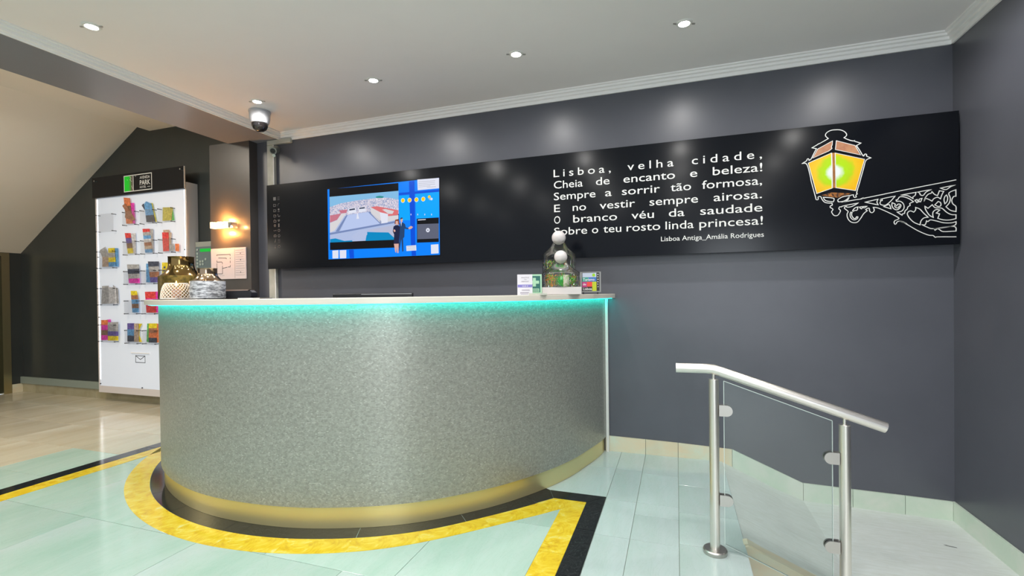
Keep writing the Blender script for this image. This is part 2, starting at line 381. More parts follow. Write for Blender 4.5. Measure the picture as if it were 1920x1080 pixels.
sc = prism('scuff_mark', [(0, 0), (.012, .003), (.018, -.003), (.05, -.012), (.052, -.016), (.016, -.008)], lambda p, d: (1.335+p[0], 3.145+p[1], -.2195+d), .0012, M['ink']); tag(sc, 'small black scuff mark on the pale lower landing near the wall', 'scuff')  # dark scuff on the landing, built as a thin raised mesh
# skirtings, laid stone by stone
def skirt(name, f, segs, m, th=.012):
    root = struct(bpy.data.objects.new(name, None)); COL.objects.link(root)
    for (a, b), (za0, za1), (zb0, zb1) in segs:
        bm = bmesh.new(); e = .0012
        q = [(a+e, za0), (b-e, zb0), (b-e, zb1), (a+e, za1)]
        bm_prism(bm, q, lambda p, d: f(p, d), th)
        from_bm('skirting_stone', bm, [m(a)], root)
    return root
fb = lambda p, d: (p[0], YR-d, p[1])
segs = [((-.495, -.214), (0, .110), (0, .104)), ((-.214, .003), (0, .104), (0, .099)), ((.003, .345), (0, .099), (-.03, .086)), ((.345, .76), (-.04, .086), (-.22, -.092)), ((.76, 1.03), (-.22, -.092), (-.225, -.099)), ((1.03, 1.30), (-.22, -.099), (-.225, -.105)), ((1.30, XR-.012), (-.225, -.105), (-.23, -.112))]
skirt('baseboard_back', fb, segs, lambda a: M['cream'] if a < .2 else M['greenwhite'])
segs = [((y_-.62, y_), (-.23, -.112), (-.23, -.112)) for y_ in (YR, YR-.62, YR-1.24, YR-1.86, YR-2.48)]
skirt('baseboard_right', lambda p, d: (XR-d, p[0], p[1]), segs, lambda a: M['greenwhite'])
jx = [XL+.012, -7.49, -7.12, -6.756, -6.38, -5.992, -5.618, -5.24, -4.86, -4.48, -4.215]
skirt('baseboard_rear', lambda p, d: (p[0], YL-d, p[1]), [((a, b), (0, .104), (0, .104)) for a, b in zip(jx, jx[1:])], lambda a: M['olive'])
skirt('baseboard_left', lambda p, d: (XL+d, p[0], p[1]), [((3.577, YL), (0, .104), (0, .104))], lambda a: M['cream'])
M['band'] = mat('grey_green_band', (.25, .29, .25), .4)
struct(box('trim_5', XL, -4.32, YL-.03, YL, .105, .188, M['band'], bev=.003))
# painted cable duct in the corner
M['duct'] = noisy('duct_paint', (.50, .50, .46), (.44, .44, .38), 20, .5)
t = empty('cable_duct', 'pale grey vertical cable duct running down the wall corner behind the board', 'cable duct', (-3.53, YR, 2.56))
box('duct_upright', -3.572, -3.49, YR-.03, YR, .80, 2.545, M['duct'], t, .004)
box('duct_cover_seam', -3.496, -3.489, YR-.034, YR-.03, .80, 2.54, M['crown'], t)
box('duct_branch', -3.572, -3.30, YR-.03, YR, 2.546, 2.590, M['duct'], t, .004); adopt(t)
# ------------------------------------------------------------------ ceiling lamps
def lamp(x, y, label):
    t = empty('recessed_downlight', label, 'ceiling light', (x, y, ZC), 'recessed ceiling downlights')
    lathe('trim_ring', [(.030, -.001), (.031, -.006), (.041, -.006), (.045, -.001), (.045, .0), (.030, .0)], 0, 0, 0, M['white_trim'], t, 28, False)
    lathe('lens', [(0, -.0045), (.026, -.004), (.030, -.002), (.030, 0)], 0, 0, 0, M['lens'], t, 24, False)
    for s in (-1, 1):
        bm = bmesh.new(); bm_box(bm, s*.052-.008, s*.052+.008, -.004, .004, -.006, -.0005)
        c = from_bm('spring_clip', bm, [M['clamp']], t); c.rotation_euler.z = .35
    L = bpy.data.lights.new('downlight', 'SPOT'); L.energy = LAMP_W; L.spot_size = math.radians(178); L.spot_blend = .9; L.shadow_soft_size = .03; L.color = (1, .975, .94)
    o = bpy.data.objects.new('downlight_beam', L); COL.objects.link(o); o.location = (0, 0, -.02); o.parent = t
    return t
names = {(0, 1): 'lit recessed downlight beside the white dome camera', (1, 1): 'lit recessed downlight above the television end of the board', (2, 1): 'lit recessed downlight above the left end of the poem', (3, 1): 'lit recessed downlight above the right end of the poem',
         (0, 0): 'large lit recessed downlight nearest the left moulding'}
for i, x in enumerate((-3.012, -1.971, -.929, .056, 1.07)):
    for j, y in enumerate((1.754 if i == 0 else 1.61, 2.85 if i == 0 else 2.83, .70, -.44, -1.54)):
        if (i, j) in names: lamp(x, 2.85 if j == 1 else y, names[(i, j)])
        else: lamp(x, y, 'assumed recessed downlight in the ceiling outside the view')  # lamps out of view are assumed, continuing the grid to light the room
# added fill lights that brighten the lobby recess, no fixtures there
for x, y in ((-7.0, .2), (-5.0, 1.9)):
    L = bpy.data.lights.new('lobby_fill', 'AREA'); L.energy = 38; L.size = .5; L.color = (1, .90, .76)
    o = bpy.data.objects.new('lobby_fill', L); COL.objects.link(o); o.location = (x, y, 2.0 if x < -5.5 else 2.9)
# ------------------------------------------------------------------ reception desk
desk = empty('reception_desk', 'semicircular reception desk with silvery mosaic front and steel plinth tinted gold like the floor reflected in it', 'reception desk', (CX, CY, 0))
def sweep(name, prof, m, parent, t0=-177.0, t1=.8, n=96, uv=False, auto=30):
    """prof: closed list of (dr, z), swept along the desk outline"""
    bm = bmesh.new(); rings = []; ts = [t0+(t1-t0)*k/n for k in range(n+1)]
    for t_ in ts:
        rings.append([bm.verts.new((pol(t_, dr)[0]-CX, min(pol(t_, dr)[1], YR-.001)-CY, z)) for dr, z in prof])
    k = len(prof)
    uvl = bm.loops.layers.uv.new('UVMap') if uv else None
    for i, (a, b) in enumerate(zip(rings, rings[1:])):
        for j in range(k):
            f = bm.faces.new((a[j], b[j], b[(j+1)%k], a[(j+1)%k]))
            if uvl:
                s0, s1 = 1.65*math.radians(ts[i]), 1.65*math.radians(ts[i+1])
                for lp, (s, jj) in zip(f.loops, ((s0, j), (s1, j), (s1, (j+1)%k), (s0, (j+1)%k))): lp[uvl].uv = (s, prof[jj][1]+.001*jj)
    bm.faces.new(rings[0]); bm.faces.new(rings[-1])
    bmesh.ops.recalc_face_normals(bm, faces=bm.faces)
    me = bpy.data.meshes.new(name); bm.to_mesh(me); bm.free()
    for p in me.polygons: p.use_smooth = True
    me.set_sharp_from_angle(angle=math.radians(auto))
    me.materials.append(m); o = bpy.data.objects.new(name, me); COL.objects.link(o); o.parent = parent; return o
sweep('front_panel', [(.016, .112), (.016, 1.1065), (-.03, 1.1065), (-.03, .112)], M['cover'], desk, uv=True)
sweep('plinth', [(0, .002), (0, .111), (-.02, .111), (-.02, .002)], M['tinted_steel'], desk)
sweep('countertop', [(.078, 1.107), (.086, 1.109), (.086, 1.136), (.084, 1.138), (-.30, 1.138), (-.30, 1.107)], M['counter'], desk)
sweep('led_strip', [(.034, 1.1050), (.066, 1.1050), (.066, 1.1068), (.034, 1.1068)], M['teal'], desk, -177.0, .1)
M['brass_line'] = mat('dark_gap', (.05, .04, .02), .5)
_p = pol(.1, .016)
o = box('end_trim', _p[0]-CX+.001, _p[0]-CX+.020, YR-.035-CY, YR-.013-CY, .0, 1.106, M['white_trim'], desk)
for ch in [c for c in desk.children if c.name.startswith('end_trim')]: pass
M['worktop'] = mat('worktop_laminate', (.35, .33, .30), .4)
sweep('staff_worktop', [(-.03, .74), (-.03, .765), (-.62, .765), (-.62, .74)], M['worktop'], desk, -165, -18)
sweep('inner_panel', [(-.031, .10), (-.031, .739), (-.05, .739), (-.05, .10)], M['white_trim'], desk)
# ------------------------------------------------------------------ long black board with poem and lantern print
YP = 3.42
def fp(off=0.0): return lambda p, d: (p[0]/1000, YP-off-d, p[1]/1000)
board = empty('black_wall_board', 'long glossy black wall board with white poem and lantern print', 'wall board', (-1.0, YP, 1.40))
bm = bmesh.new(); bm_box(bm, -3.521, 1.534, YP, YP+.012, 1.3985, 2.16, 0, .0015); from_bm('board_face', bm, [M['gloss_black']], board)
bm = bmesh.new()
bm_box(bm, -3.48, 1.50, YP+.012, YR-.0005, 1.43, 1.47); bm_box(bm, -3.48, 1.50, YP+.012, YR-.0005, 2.09, 2.13)
for x in (-3.48, -2.9, -1.72, -.3, .6, 1.46): bm_box(bm, x, x+.04, YP+.012, YR-.0005, 1.4705, 2.0895)
M['green_edge'] = mat('batten_paint', (.03, .05, .03), .6)
from_bm('mounting_frame', bm, [M['green_edge']], board)
def ribbon(bm, pts, closed, wdt, f3, h):
    P = [Vector(p) for p in pts]
    if closed: P = P+[P[0], P[1]]
    n = len(P); Lf, Rt = [], []
    for i in range(n):
        if i == 0: dr = (P[1]-P[0]).normalized()
        elif i == n-1: dr = (P[-1]-P[-2]).normalized()
        else:
            d1 = (P[i]-P[i-1]).normalized(); d2 = (P[i+1]-P[i]).normalized(); dr = (d1+d2)
            dr = dr.normalized() if dr.length > .05 else d1
        k = 1.0
        if 0 < i < n-1: k = min(1.7, 1/max(.4, dr.dot((P[i]-P[i-1]).normalized())))
        nn = Vector((-dr.y, dr.x))*wdt/2*k; Lf.append(P[i]+nn); Rt.append(P[i]-nn)
    s = 1 if closed else 0
    for i in range(s, n-1):
        q = [Lf[i], Lf[i+1], Rt[i+1], Rt[i]]
        a = [bm.verts.new(f3(p, 0)) for p in q]; b = [bm.verts.new(f3(p, h)) for p in q]
        bm.faces.new(b)
        bm.faces.new((a[0], a[1], b[1], b[0])); bm.faces.new((a[2], a[3], b[3], b[2]))
def densify(pts, closed):
    """Catmull-Rom through the traced points"""
    out = []; n = len(pts)
    for i in range(n if closed else n-1):
        p0 = Vector(pts[(i-1) % n] if (closed or i) else pts[0]); p1 = Vector(pts[i]); p2 = Vector(pts[(i+1) % n]); p3 = Vector(pts[(i+2) % n] if closed or i+2 < n else pts[-1])
        k = 4 if (p2-p1).length > 8 else 2
        ca = (p1-p0).normalized().dot((p2-p1).normalized()) if (p1-p0).length > 0 else 1
        cb = (p2-p1).normalized().dot((p3-p2).normalized()) if (p3-p2).length > 0 else 1
        for q in range(k):
            t = q/k
            t1 = (p2-p0)*.5 if ca > .2 else (p2-p1)*.6; t2 = (p3-p1)*.5 if cb > .2 else (p2-p1)*.6
            h = Vector(((2*t**3-3*t*t+1), (t**3-2*t*t+t), (-2*t**3+3*t*t), (t**3-t*t)))
            out.append(p1*h[0]+t1*h[1]+p2*h[2]+t2*h[3])
    if not closed: out.append(Vector(pts[-1]))
    return out
LANTERN= [(0,[(796,1837),(776,1926),(749,1935),(774,1950),(776,1958),(782,1962),(787,1957),(787,1951),(798,1958),(812,1988),(827,2019),(803,2027),(831,2042),(839,2048),(845,2049),(891,2074),(879,2087),(876,2098),(884,2112),(905,2122),(929,2123),(954,2119),(975,2107),(986,2091),(985,2079),(973,2070),(993,2056),(1018,2045),(1027,2046),(1029,2041),(1060,2027),(1037,2015),(1052,1987),(1069,1952),(1075,1949),(1077,1957),(1084,1959),(1089,1953),(1088,1946),(1111,1933),(1085,1921),(1072,1872),(1054,1800),(1037,1733),(1040,1724),(1032,1716),(1035,1706),(1027,1703),(1021,1708),(1020,1720),(1002,1716),(993,1695),(979,1684),(958,1679),(1032,1689),(1062,1692),(1069,1699),(1073,1695),(1286,1730),(1519,1766)]),(0,[(796,1837),(799,1816),(821,1720),(822,1709),(829,1704),(836,1708),(834,1717),(838,1723),(849,1721),(854,1708),(867,1688),(885,1680),(908,1678),(909,1665),(901,1662),(898,1653),(909,1644),(913,1637),(906,1626),(910,1613),(920,1601),(937,1601),(950,1620),(951,1632),(944,1640),(948,1652),(958,1651),(966,1656),(1045,1669),(1012,1650),(987,1647),(984,1651),(976,1650),(973,1641),(981,1633),(992,1620),(987,1608),(987,1590),(995,1569),(1009,1555),(1026,1551),(1042,1556),(1057,1577),(1072,1603),(1090,1619),(1082,1626),(1090,1633),(1100,1632),(1102,1616),(1110,1606),(1119,1608),(1125,1620),(1120,1637),(1140,1633),(1180,1611),(1243,1569),(1240,1557),(1228,1552),(1223,1541),(1227,1530),(1233,1532),(1238,1543),(1250,1547),(1264,1543),(1285,1530),(1250,1547),(1265,1541),(1302,1513),(1342,1483),(1387,1458),(1410,1454),(1420,1443),(1431,1445),(1518,1441)]),(1,[(862,1717),(913,1708),(919,1697),(915,1685),(875,1695)]),(1,[(999,1717),(966,1712),(943,1700),(939,1693),(943,1683),(968,1685),(986,1695),(997,1709)]),(1,[(1006,1616),(1002,1604),(1004,1586),(1014,1572),(1026,1568),(1039,1575),(1042,1585),(1035,1586),(1032,1579),(1023,1576),(1013,1589),(1010,1604),(1013,1613)]),(1,[(1015,1624),(1027,1640),(1043,1645),(1038,1626),(1027,1625),(1018,1620)]),(1,[(1051,1644),(1089,1646),(1075,1637),(1067,1640),(1061,1632),(1053,1638)]),(1,[(1078,1671),(1144,1684),(1139,1667),(1145,1650)]),(1,[(1157,1684),(1229,1696),(1209,1670),(1190,1651),(1175,1645),(1158,1651),(1154,1661),(1158,1671),(1155,1677),(1165,1674),(1165,1681)]),(1,[(1172,1638),(1197,1648),(1204,1638),(1208,1622)]),(0,[(1235,1635),(1241,1646),(1250,1647),(1257,1638),(1250,1622),(1236,1614),(1221,1623),(1213,1641),(1214,1658),(1229,1648),(1227,1635),(1236,1626),(1245,1627),(1250,1638)]),(1,[(1234,1673),(1241,1674),(1251,1689),(1271,1688),(1297,1675),(1318,1656),(1300,1647),(1302,1636),(1291,1628),(1287,1615),(1277,1605),(1274,1591),(1264,1588),(1262,1581),(1238,1601),(1259,1604),(1271,1619),(1272,1637),(1265,1654),(1251,1664),(1236,1664)]),(1,[(1257,1700),(1330,1710),(1326,1692),(1316,1685),(1316,1674),(1291,1693)]),(1,[(1337,1711),(1403,1720),(1379,1708),(1364,1689),(1350,1695),(1348,1704)]),(1,[(1325,1664),(1335,1668),(1340,1653),(1334,1649)]),(1,[(1345,1668),(1359,1673),(1352,1653),(1345,1654)]),(1,[(1369,1656),(1374,1674),(1388,1694),(1402,1699),(1406,1708),(1418,1691),(1432,1683),(1441,1710),(1461,1705),(1452,1685),(1446,1663),(1432,1673),(1415,1667),(1406,1653),(1388,1666),(1375,1671)]),(1,[(1445,1725),(1514,1737),(1493,1729),(1471,1714)]),(1,[(1462,1657),(1467,1676),(1474,1683),(1479,1666),(1476,1646),(1466,1633)]),(1,[(1485,1694),(1517,1710),(1517,1673),(1506,1671),(1498,1651),(1503,1630),(1517,1614),(1517,1585),(1492,1594),(1471,1616),(1487,1638),(1491,1665)]),(1,[(1419,1630),(1435,1649),(1446,1641),(1447,1624),(1435,1620)]),(1,[(1372,1626),(1387,1613),(1407,1632),(1421,1614),(1451,1609),(1473,1585),(1495,1570),(1517,1567),(1517,1545),(1487,1539),(1456,1542),(1433,1552),(1441,1577),(1426,1583),(1442,1599),(1426,1603),(1412,1592),(1409,1575),(1412,1558),(1393,1573),(1376,1605)]),(1,[(1328,1622),(1348,1611),(1367,1585),(1388,1561),(1367,1558),(1353,1541),(1349,1519),(1319,1536),(1296,1565),(1288,1587),(1294,1600),(1305,1603),(1319,1595),(1328,1608)]),(1,[(1357,1520),(1373,1519),(1380,1541),(1387,1536),(1398,1545),(1426,1537),(1459,1525),(1495,1522),(1517,1528),(1507,1505),(1415,1493),(1381,1505)]),(1,[(1415,1493),(1507,1501),(1517,1474),(1459,1474),(1442,1485),(1431,1492),(1420,1484)])]
PANES= {'roof':[[(913,2057),(911,2032),(907,2023),(910,2011),(894,1998),(807,1963),(834,2016)],[(933,2056),(1030,2016),(1058,1956),(928,2003)]],'pane':[[(907,1984),(783,1935),(827,1742),(909,1769)],[(927,1982),(1078,1928),(1031,1744),(929,1770)]],'base':[[(852,1730),(907,1743),(1012,1729),(938,1708)]]}
WORDS= [(0, 'Lisboa,', -838, -426, 1988), (0, 'velha', -312, -8, 1993), (0, 'cidade,', 107, 526, 1998), (1, 'Cheia', -837, -625, 1907), (1, 'de', -531, -435, 1907), (1, 'encanto', -340, 0, 1909), (1, 'e', 95, 140, 1910), (1, 'beleza!', 235, 527, 1913), (2, 'Sempre', -838, -535, 1821), (2, 'a', -467, -421, 1822), (2, 'sorrir', -351, -98, 1827), (2, 'tão', -29, 101, 1828), (2, 'formosa,', 169, 525, 1827), (3, 'E', -837, -793, 1735), (3, 'no', -700, -603, 1737), (3, 'vestir', -506, -263, 1738), (3, 'sempre', -167, 143, 1740), (3, 'airosa.', 239, 524, 1741), (4, 'O', -838, -792, 1651), (4, 'branco', -697, -386, 1656), (4, 'véu', -288, -139, 1655), (4, 'da', -42, 58, 1655), (4, 'saudade', 156, 526, 1654), (5, 'Sobre', -839, -597, 1568), (5, 'o', -563, -518, 1571), (5, 'teu', -482, -358, 1572), (5, 'rosto', -322, -98, 1573), (5, 'linda', -64, 115, 1570), (5, 'princesa!', 150, 528, 1569), (6, 'Lisboa Antiga_Amália Rodrigues', -94, 533, 1491)]
TV= [('blue',0,[(-2846,2069),(-1769,2073),(-1771,1463),(-2846,1464)]),('black',1,[(-2826,2070),(-2140,2064),(-2142,1537),(-2829,1544)]),('sky',2,[(-2825,2003),(-2139,2000),(-2141,1908),(-2358,1937),(-2546,1938),(-2825,1904)]),('city',3,[(-2825,1914),(-2707,1939),(-2545,1951),(-2420,1955),(-2358,1957),(-2236,1951),(-2140,1927),(-2141,1811),(-2314,1836),(-2437,1847),(-2636,1837),(-2827,1802)]),('green',4,[(-2361,1964),(-2350,1971),(-2319,1973),(-2285,1966),(-2280,1960),(-2296,1952),(-2350,1958)]),('pave',3,[(-2827,1802),(-2636,1838),(-2437,1849),(-2142,1760),(-2144,1605),(-2828,1609)]),('plaza',4,[(-2644,1832),(-2437,1845),(-2304,1738),(-2719,1700)]),('street',5,[(-2656,1833),(-2640,1834),(-2731,1701),(-2768,1699)]),('street',5,[(-2437,1847),(-2418,1846),(-2281,1742),(-2315,1736)]),('street',5,[(-2828,1691),(-2142,1758),(-2141,1743),(-2827,1675)]),('lroof',5,[(-2823,1842),(-2704,1853),(-2750,1800),(-2825,1780)]),('lroof',5,[(-2732,1880),(-2643,1881),(-2653,1853),(-2708,1852)]),('cream',4,[(-2825,1777),(-2750,1798),(-2704,1851),(-2658,1848),(-2776,1710),(-2826,1696)]),('redroof',6,[(-2409,1885),(-2351,1889),(-2144,1842),(-2145,1804),(-2238,1799),(-2321,1839)]),('cream',7,[(-2298,1857),(-2268,1860),(-2185,1837),(-2200,1815),(-2238,1818)]),('cream',5,[(-2321,1839),(-2238,1799),(-2144,1802),(-2144,1769),(-2312,1742),(-2406,1829),(-2412,1882)]),('white',7,[(-2321,1837),(-2242,1817),(-2247,1746),(-2306,1742)]),('white',6,[(-2633,1889),(-2561,1892),(-2550,1851),(-2634,1842)]),('white',6,[(-2531,1893),(-2464,1893),(-2454,1854),(-2528,1848)]),('dark',7,[(-2623,1883),(-2567,1887),(-2564,1874),(-2623,1871)]),('dark',7,[(-2523,1888),(-2468,1890),(-2466,1879),(-2521,1877)]),('white',6,[(-2545,1844),(-2538,1844),(-2525,1796),(-2552,1795)]),('river',5,[(-2448,1680),(-2363,1673),(-2241,1665),(-2181,1613),(-2178,1602),(-2465,1606)]),('river',5,[(-2826,1638),(-2769,1642),(-2680,1616),(-2599,1617),(-2596,1606),(-2826,1609)]),('jetty',6,[(-2607,1647),(-2566,1672),(-2518,1696),(-2448,1699),(-2447,1659),(-2480,1628),(-2520,1613),(-2560,1610)]),('sand',4,[(-2449,1696),(-2141,1727),(-2143,1611),(-2181,1613),(-2241,1667),(-2363,1673)]),('dblue',1,[(-2041,2068),(-1990,2069),(-1991,1546),(-1985,1464),(-2025,1464),(-2031,1548)]),('lblue',1,[(-2135,1959),(-2042,1958),(-2035,1753),(-2138,1759)]),('lblue',1,[(-1984,1967),(-1771,1968),(-1774,1762),(-1980,1762)]),('dblue',2,[(-2138,1982),(-1770,1981),(-1771,1962),(-2138,1963)]),('dblue',1,[(-2633,1538),(-2585,1538),(-2582,1465),(-2626,1465)]),('white',3,[(-1964,2076),(-1769,2072),(-1770,1990),(-1962,1990)]),('grey',4,[(-1954,2058),(-1804,2055),(-1804,2051),(-1954,2054)]),('grey',4,[(-1954,2044),(-1805,2041),(-1805,2038),(-1954,2040)]),('grey',4,[(-1954,2030),(-1805,2028),(-1805,2024),(-1954,2026)]),('grey',4,[(-1954,2016),(-1847,2017),(-1847,2014),(-1954,2013)]),('grey',4,[(-1879,2009),(-1798,2007),(-1798,2003),(-1879,2005)]),('black',3,[(-1973,1762),(-1776,1759),(-1779,1565),(-1976,1568)]),('grad',4,[(-1970,1717),(-1778,1712),(-1780,1593),(-1972,1596)]),('white',4,[(-1964,1754),(-1893,1753),(-1893,1747),(-1964,1747)]),('white',3,[(-2075,1547),(-1984,1549),(-1982,1506),(-2073,1505)]),('grey',4,[(-2067,1541),(-1989,1542),(-1990,1538),(-2067,1537)]),('grey',4,[(-2067,1528),(-1990,1530),(-1990,1526),(-2067,1524)]),('grey',4,[(-2067,1515),(-1990,1517),(-1990,1513),(-2067,1512)]),('navy',8,[(-2191,1711),(-2172,1721),(-2146,1720),(-2131,1704),(-2135,1643),(-2143,1569),(-2191,1569),(-2187,1646),(-2199,1672)]),('skin',9,[(-2171,1761),(-2145,1760),(-2144,1734),(-2159,1719),(-2172,1732)]),('hair',10,[(-2175,1765),(-2160,1768),(-2138,1759),(-2136,1727),(-2146,1721),(-2148,1753),(-2169,1755),(-2173,1728),(-2181,1730)]),('skin',9,[(-2194,1684),(-2180,1687),(-2171,1671),(-2186,1664)]),('skin',8,[(-2190,1569),(-2145,1568),(-2148,1492),(-2159,1492),(-2164,1541),(-2170,1493),(-2179,1503)]),('suit',7,[(-2135,1733),(-2120,1740),(-2101,1738),(-2083,1724),(-2076,1698),(-2045,1688),(-2054,1680),(-2087,1687),(-2091,1621),(-2103,1609),(-2101,1506),(-2113,1500),(-2120,1604),(-2130,1552),(-2142,1501),(-2146,1514),(-2135,1643)]),('white',9,[(-2123,1739),(-2114,1740),(-2119,1707)]),('skin',9,[(-2126,1775),(-2108,1777),(-2103,1767),(-2106,1745),(-2118,1739),(-2125,1747)]),('dark',10,[(-2128,1768),(-2123,1779),(-2108,1780),(-2101,1770),(-2108,1770),(-2125,1765)]),('skin',9,[(-2054,1693),(-2028,1707),(-2009,1697),(-2025,1683),(-2048,1681)]),('white',3,[(-2804,1538),(-2741,1539),(-2742,1469),(-2804,1470)]),('white',3,[(-2729,1538),(-2660,1537),(-2662,1468),(-2728,1468)]),('white',3,[(-1850,1546),(-1783,1548),(-1782,1475),(-1849,1474)]),('white',3,[(-2030,1805),(-2024,1805),(-2024,1793),(-2030,1792)]),('white',3,[(-1968,1801),(-1962,1801),(-1962,1789),(-1968,1788)]),('white',3,[(-1903,1797),(-1898,1797),(-1898,1785),(-1904,1784)]),('white',3,[(-1843,1793),(-1837,1793),(-1837,1781),(-1843,1780)])]
LEAF= [('magenta leaflet showing behind the orange one in the top row','m',0,[(-5532,2172),(-5477,2168),(-5468,1948),(-5528,1951)]),('tall orange leaflet standing highest in the top row of holders','obo',1,[(-5633,2237),(-5536,2223),(-5498,1949),(-5598,1952)]),('brown tilted leaflet slipped across the tall orange one','n',2,[(-5649,2148),(-5606,2171),(-5448,1987),(-5501,1980),(-5612,2018),(-5598,2086)]),('olive leaflet peeking out right of the slanted blue one','l',0,[(-5242,2151),(-5199,2147),(-5140,1945),(-5190,1948)]),('slanted blue leaflet with a white stripe in the top row','uud',1,[(-5317,2147),(-5286,2170),(-5209,2141),(-5155,1946),(-5287,1950)]),('small dark leaflet corner sticking out left of the slanted blue one','d',0,[(-5361,2133),(-5334,2151),(-5293,2073),(-5312,2074)]),('mustard yellow booklet in the rightmost holder of the top row','l',1,[(-5040,2089),(-4896,2080),(-4922,1948),(-5048,1949)]),('bright green leaflet edge beside the mustard yellow booklet','g',0,[(-4909,2081),(-4885,1946),(-4931,1948)]),('red and purple slanted leaflet in the second row','rpby',1,[(-5624,1853),(-5536,1848),(-5500,1633),(-5582,1629)]),('white folded leaflet right of the red and purple one in the second row','w',0,[(-5541,1842),(-5464,1845),(-5467,1631),(-5512,1632)]),('tall collage leaflet with red,blue and brown bands in the middle of the second row','rtuwnsu',1,[(-5350,1883),(-5245,1879),(-5204,1628),(-5315,1629)]),('grey leaflet edge behind the tall collage leaflet','t',0,[(-5254,1878),(-5197,1874),(-5198,1632),(-5218,1631)]),('red leaflet with a pale border in the right holder of the second row','r',1,[(-5058,1830),(-4967,1825),(-4963,1633),(-5047,1632)]),('pinkish grey leaflet standing behind the red one in the second row','s',0,[(-5048,1856),(-4958,1853),(-4955,1826),(-4929,1823),(-4937,1698),(-4971,1646),(-5046,1649)]),('small grey card beside the red leaflet','t',1,[(-4956,1705),(-4890,1705),(-4888,1630),(-4956,1632)]),('small orange brown card at the right end of the second row','o',1,[(-4873,1704),(-4818,1700),(-4820,1623),(-4870,1628)]),('tan leaflet tilted left in the upper filled holder of the left column','ts',1,[(-6037,1684),(-5942,1719),(-5888,1612),(-5882,1499),(-5998,1499),(-5995,1598)]),('yellow and blue booklet in the upper filled holder of the left column','ytyu',2,[(-5889,1701),(-5788,1700),(-5772,1495),(-5886,1499)]),('light blue leaflet at the right edge of the upper left column holder','u',0,[(-5798,1698),(-5745,1696),(-5741,1495),(-5782,1496)]),('beige newsletter with dark squares and a purple patch','tdtm',1,[(-5599,1514),(-5414,1508),(-5407,1308),(-5575,1311)]),('plain blue leaflet left of the city collage leaflet','u',0,[(-5310,1513),(-5273,1512),(-5250,1314),(-5314,1315)]),('city collage leaflet in the third row next to the plain blue one','dtnp',1,[(-5277,1535),(-5114,1530),(-5118,1311),(-5246,1313)]),('bright yellow leaflet with black print left of the large brass vase','y',1,[(-5067,1517),(-4980,1514),(-4985,1320),(-5072,1321)]),('grey magazine in the middle holder of the left column','t',1,[(-6006,1288),(-5901,1290),(-5896,1092),(-6028,1089)]),('silver leaflet with a red figure in the middle holder of the left column','w',2,[(-5896,1275),(-5776,1273),(-5766,1091),(-5896,1091)]),('pale leaflet edge right of the silver leaflet with a red figure','t',0,[(-5837,1296),(-5756,1252),(-5748,1091),(-5786,1091)]),('narrow slanted leaflet with yellow top and blue foot','ynubu',1,[(-5549,1228),(-5459,1227),(-5436,1145),(-5431,997),(-5530,995)]),('red and magenta leaflet whose middle is hidden by the counter end','rmr',1,[(-5331,1215),(-5174,1215),(-5168,994),(-5313,994)]),('pink leaflet right of the red and magenta one','m',0,[(-5181,1215),(-5129,1215),(-5130,994),(-5177,994)]),('orange and pink leaflet in the lowest holder of the left column','ombm',1,[(-6033,911),(-5927,912),(-5928,692),(-6040,688)]),('violet pink leaflet tip behind the orange and pink one','m',0,[(-5948,915),(-5887,919),(-5884,887),(-5944,702)]),('grey and yellow booklet with an indigo bar in the lowest left holder','ttpy',2,[(-5918,887),(-5751,892),(-5757,689),(-5924,686)]),('indigo and blue leaflet in the bottom row beside the dotted tan one','pud',1,[(-5612,879),(-5503,880),(-5509,683),(-5617,679)]),('dotted tan leaflet in the bottom row','s',2,[(-5499,877),(-5434,879),(-5435,682),(-5504,680)]),('curled orange yellow leaflet right of the dotted tan one','y',0,[(-5448,875),(-5389,876),(-5430,822),(-5437,753),(-5399,680),(-5444,679)]),('green edged leaflet at the left of the bottom right holder','g',0,[(-5311,878),(-5282,879),(-5287,681),(-5326,683)]),('amber and brown leaflet in the bottom right holder','ynod',1,[(-5282,880),(-5162,881),(-5167,678),(-5288,678)]),('orange leaflet edge at the far right of the bottom row','o',0,[(-5168,880),(-5133,873),(-5138,680),(-5172,678)])]
SUNS= [(-2100, 1918), (-2038, 1916), (-1975, 1915), (-1913, 1915)]; CLOUD= [(-1852, 1921), (-1845, 1910)]; PLAY= [(-1875, 1664)]
bm = bmesh.new()
for c, pts in LANTERN: ribbon(bm, densify(pts, bool(c)), bool(c), 4.5, fp(.0002), .0012)
from_bm('lantern_outline', bm, [M['white']], board)
m = M['pane'] = mat('printed_glow', (.8, .5, .02), .25)
tc = N(m, 'ShaderNodeTexCoord'); mp = N(m, 'ShaderNodeMapping'); LK(m, tc.outputs['Object'], mp.inputs[0]); mp.inputs['Location'].default_value = (-.937-1.0+1.0-.937*0, 0, -.44); mp.inputs['Scale'].default_value = (1, 0, 1)
vl = N(m, 'ShaderNodeVectorMath', _operation='LENGTH'); nz = noise(m, 14, 3)
ad = N(m, 'ShaderNodeMath', _operation='MULTIPLY_ADD'); LK(m, nz.outputs['Fac'], ad.inputs[0]); ad.inputs[1].default_value = .05
LK(m, mp.outputs[0], vl.inputs[0]); LK(m, vl.outputs['Value'], ad.inputs[2])
r = ramp(m, [(.060, (.78, .82, .82)), (.080, (.42, .72, .0)), (.108, (.45, .66, .0)), (.128, (.82, .54, .01)), (.19, (.88, .42, .0))], ad.outputs[0]); LK(m, r.outputs[0], BS(m).inputs['Base Color'])
LK(m, r.outputs[0], BS(m).inputs['Emission Color']); BS(m).inputs['Emission Strength'].default_value = .0
PANE_MAP = mp
M['copper'] = noisy('printed_copper', (.42, .17, .10), (.55, .28, .14), 16, .25, 0, 4)
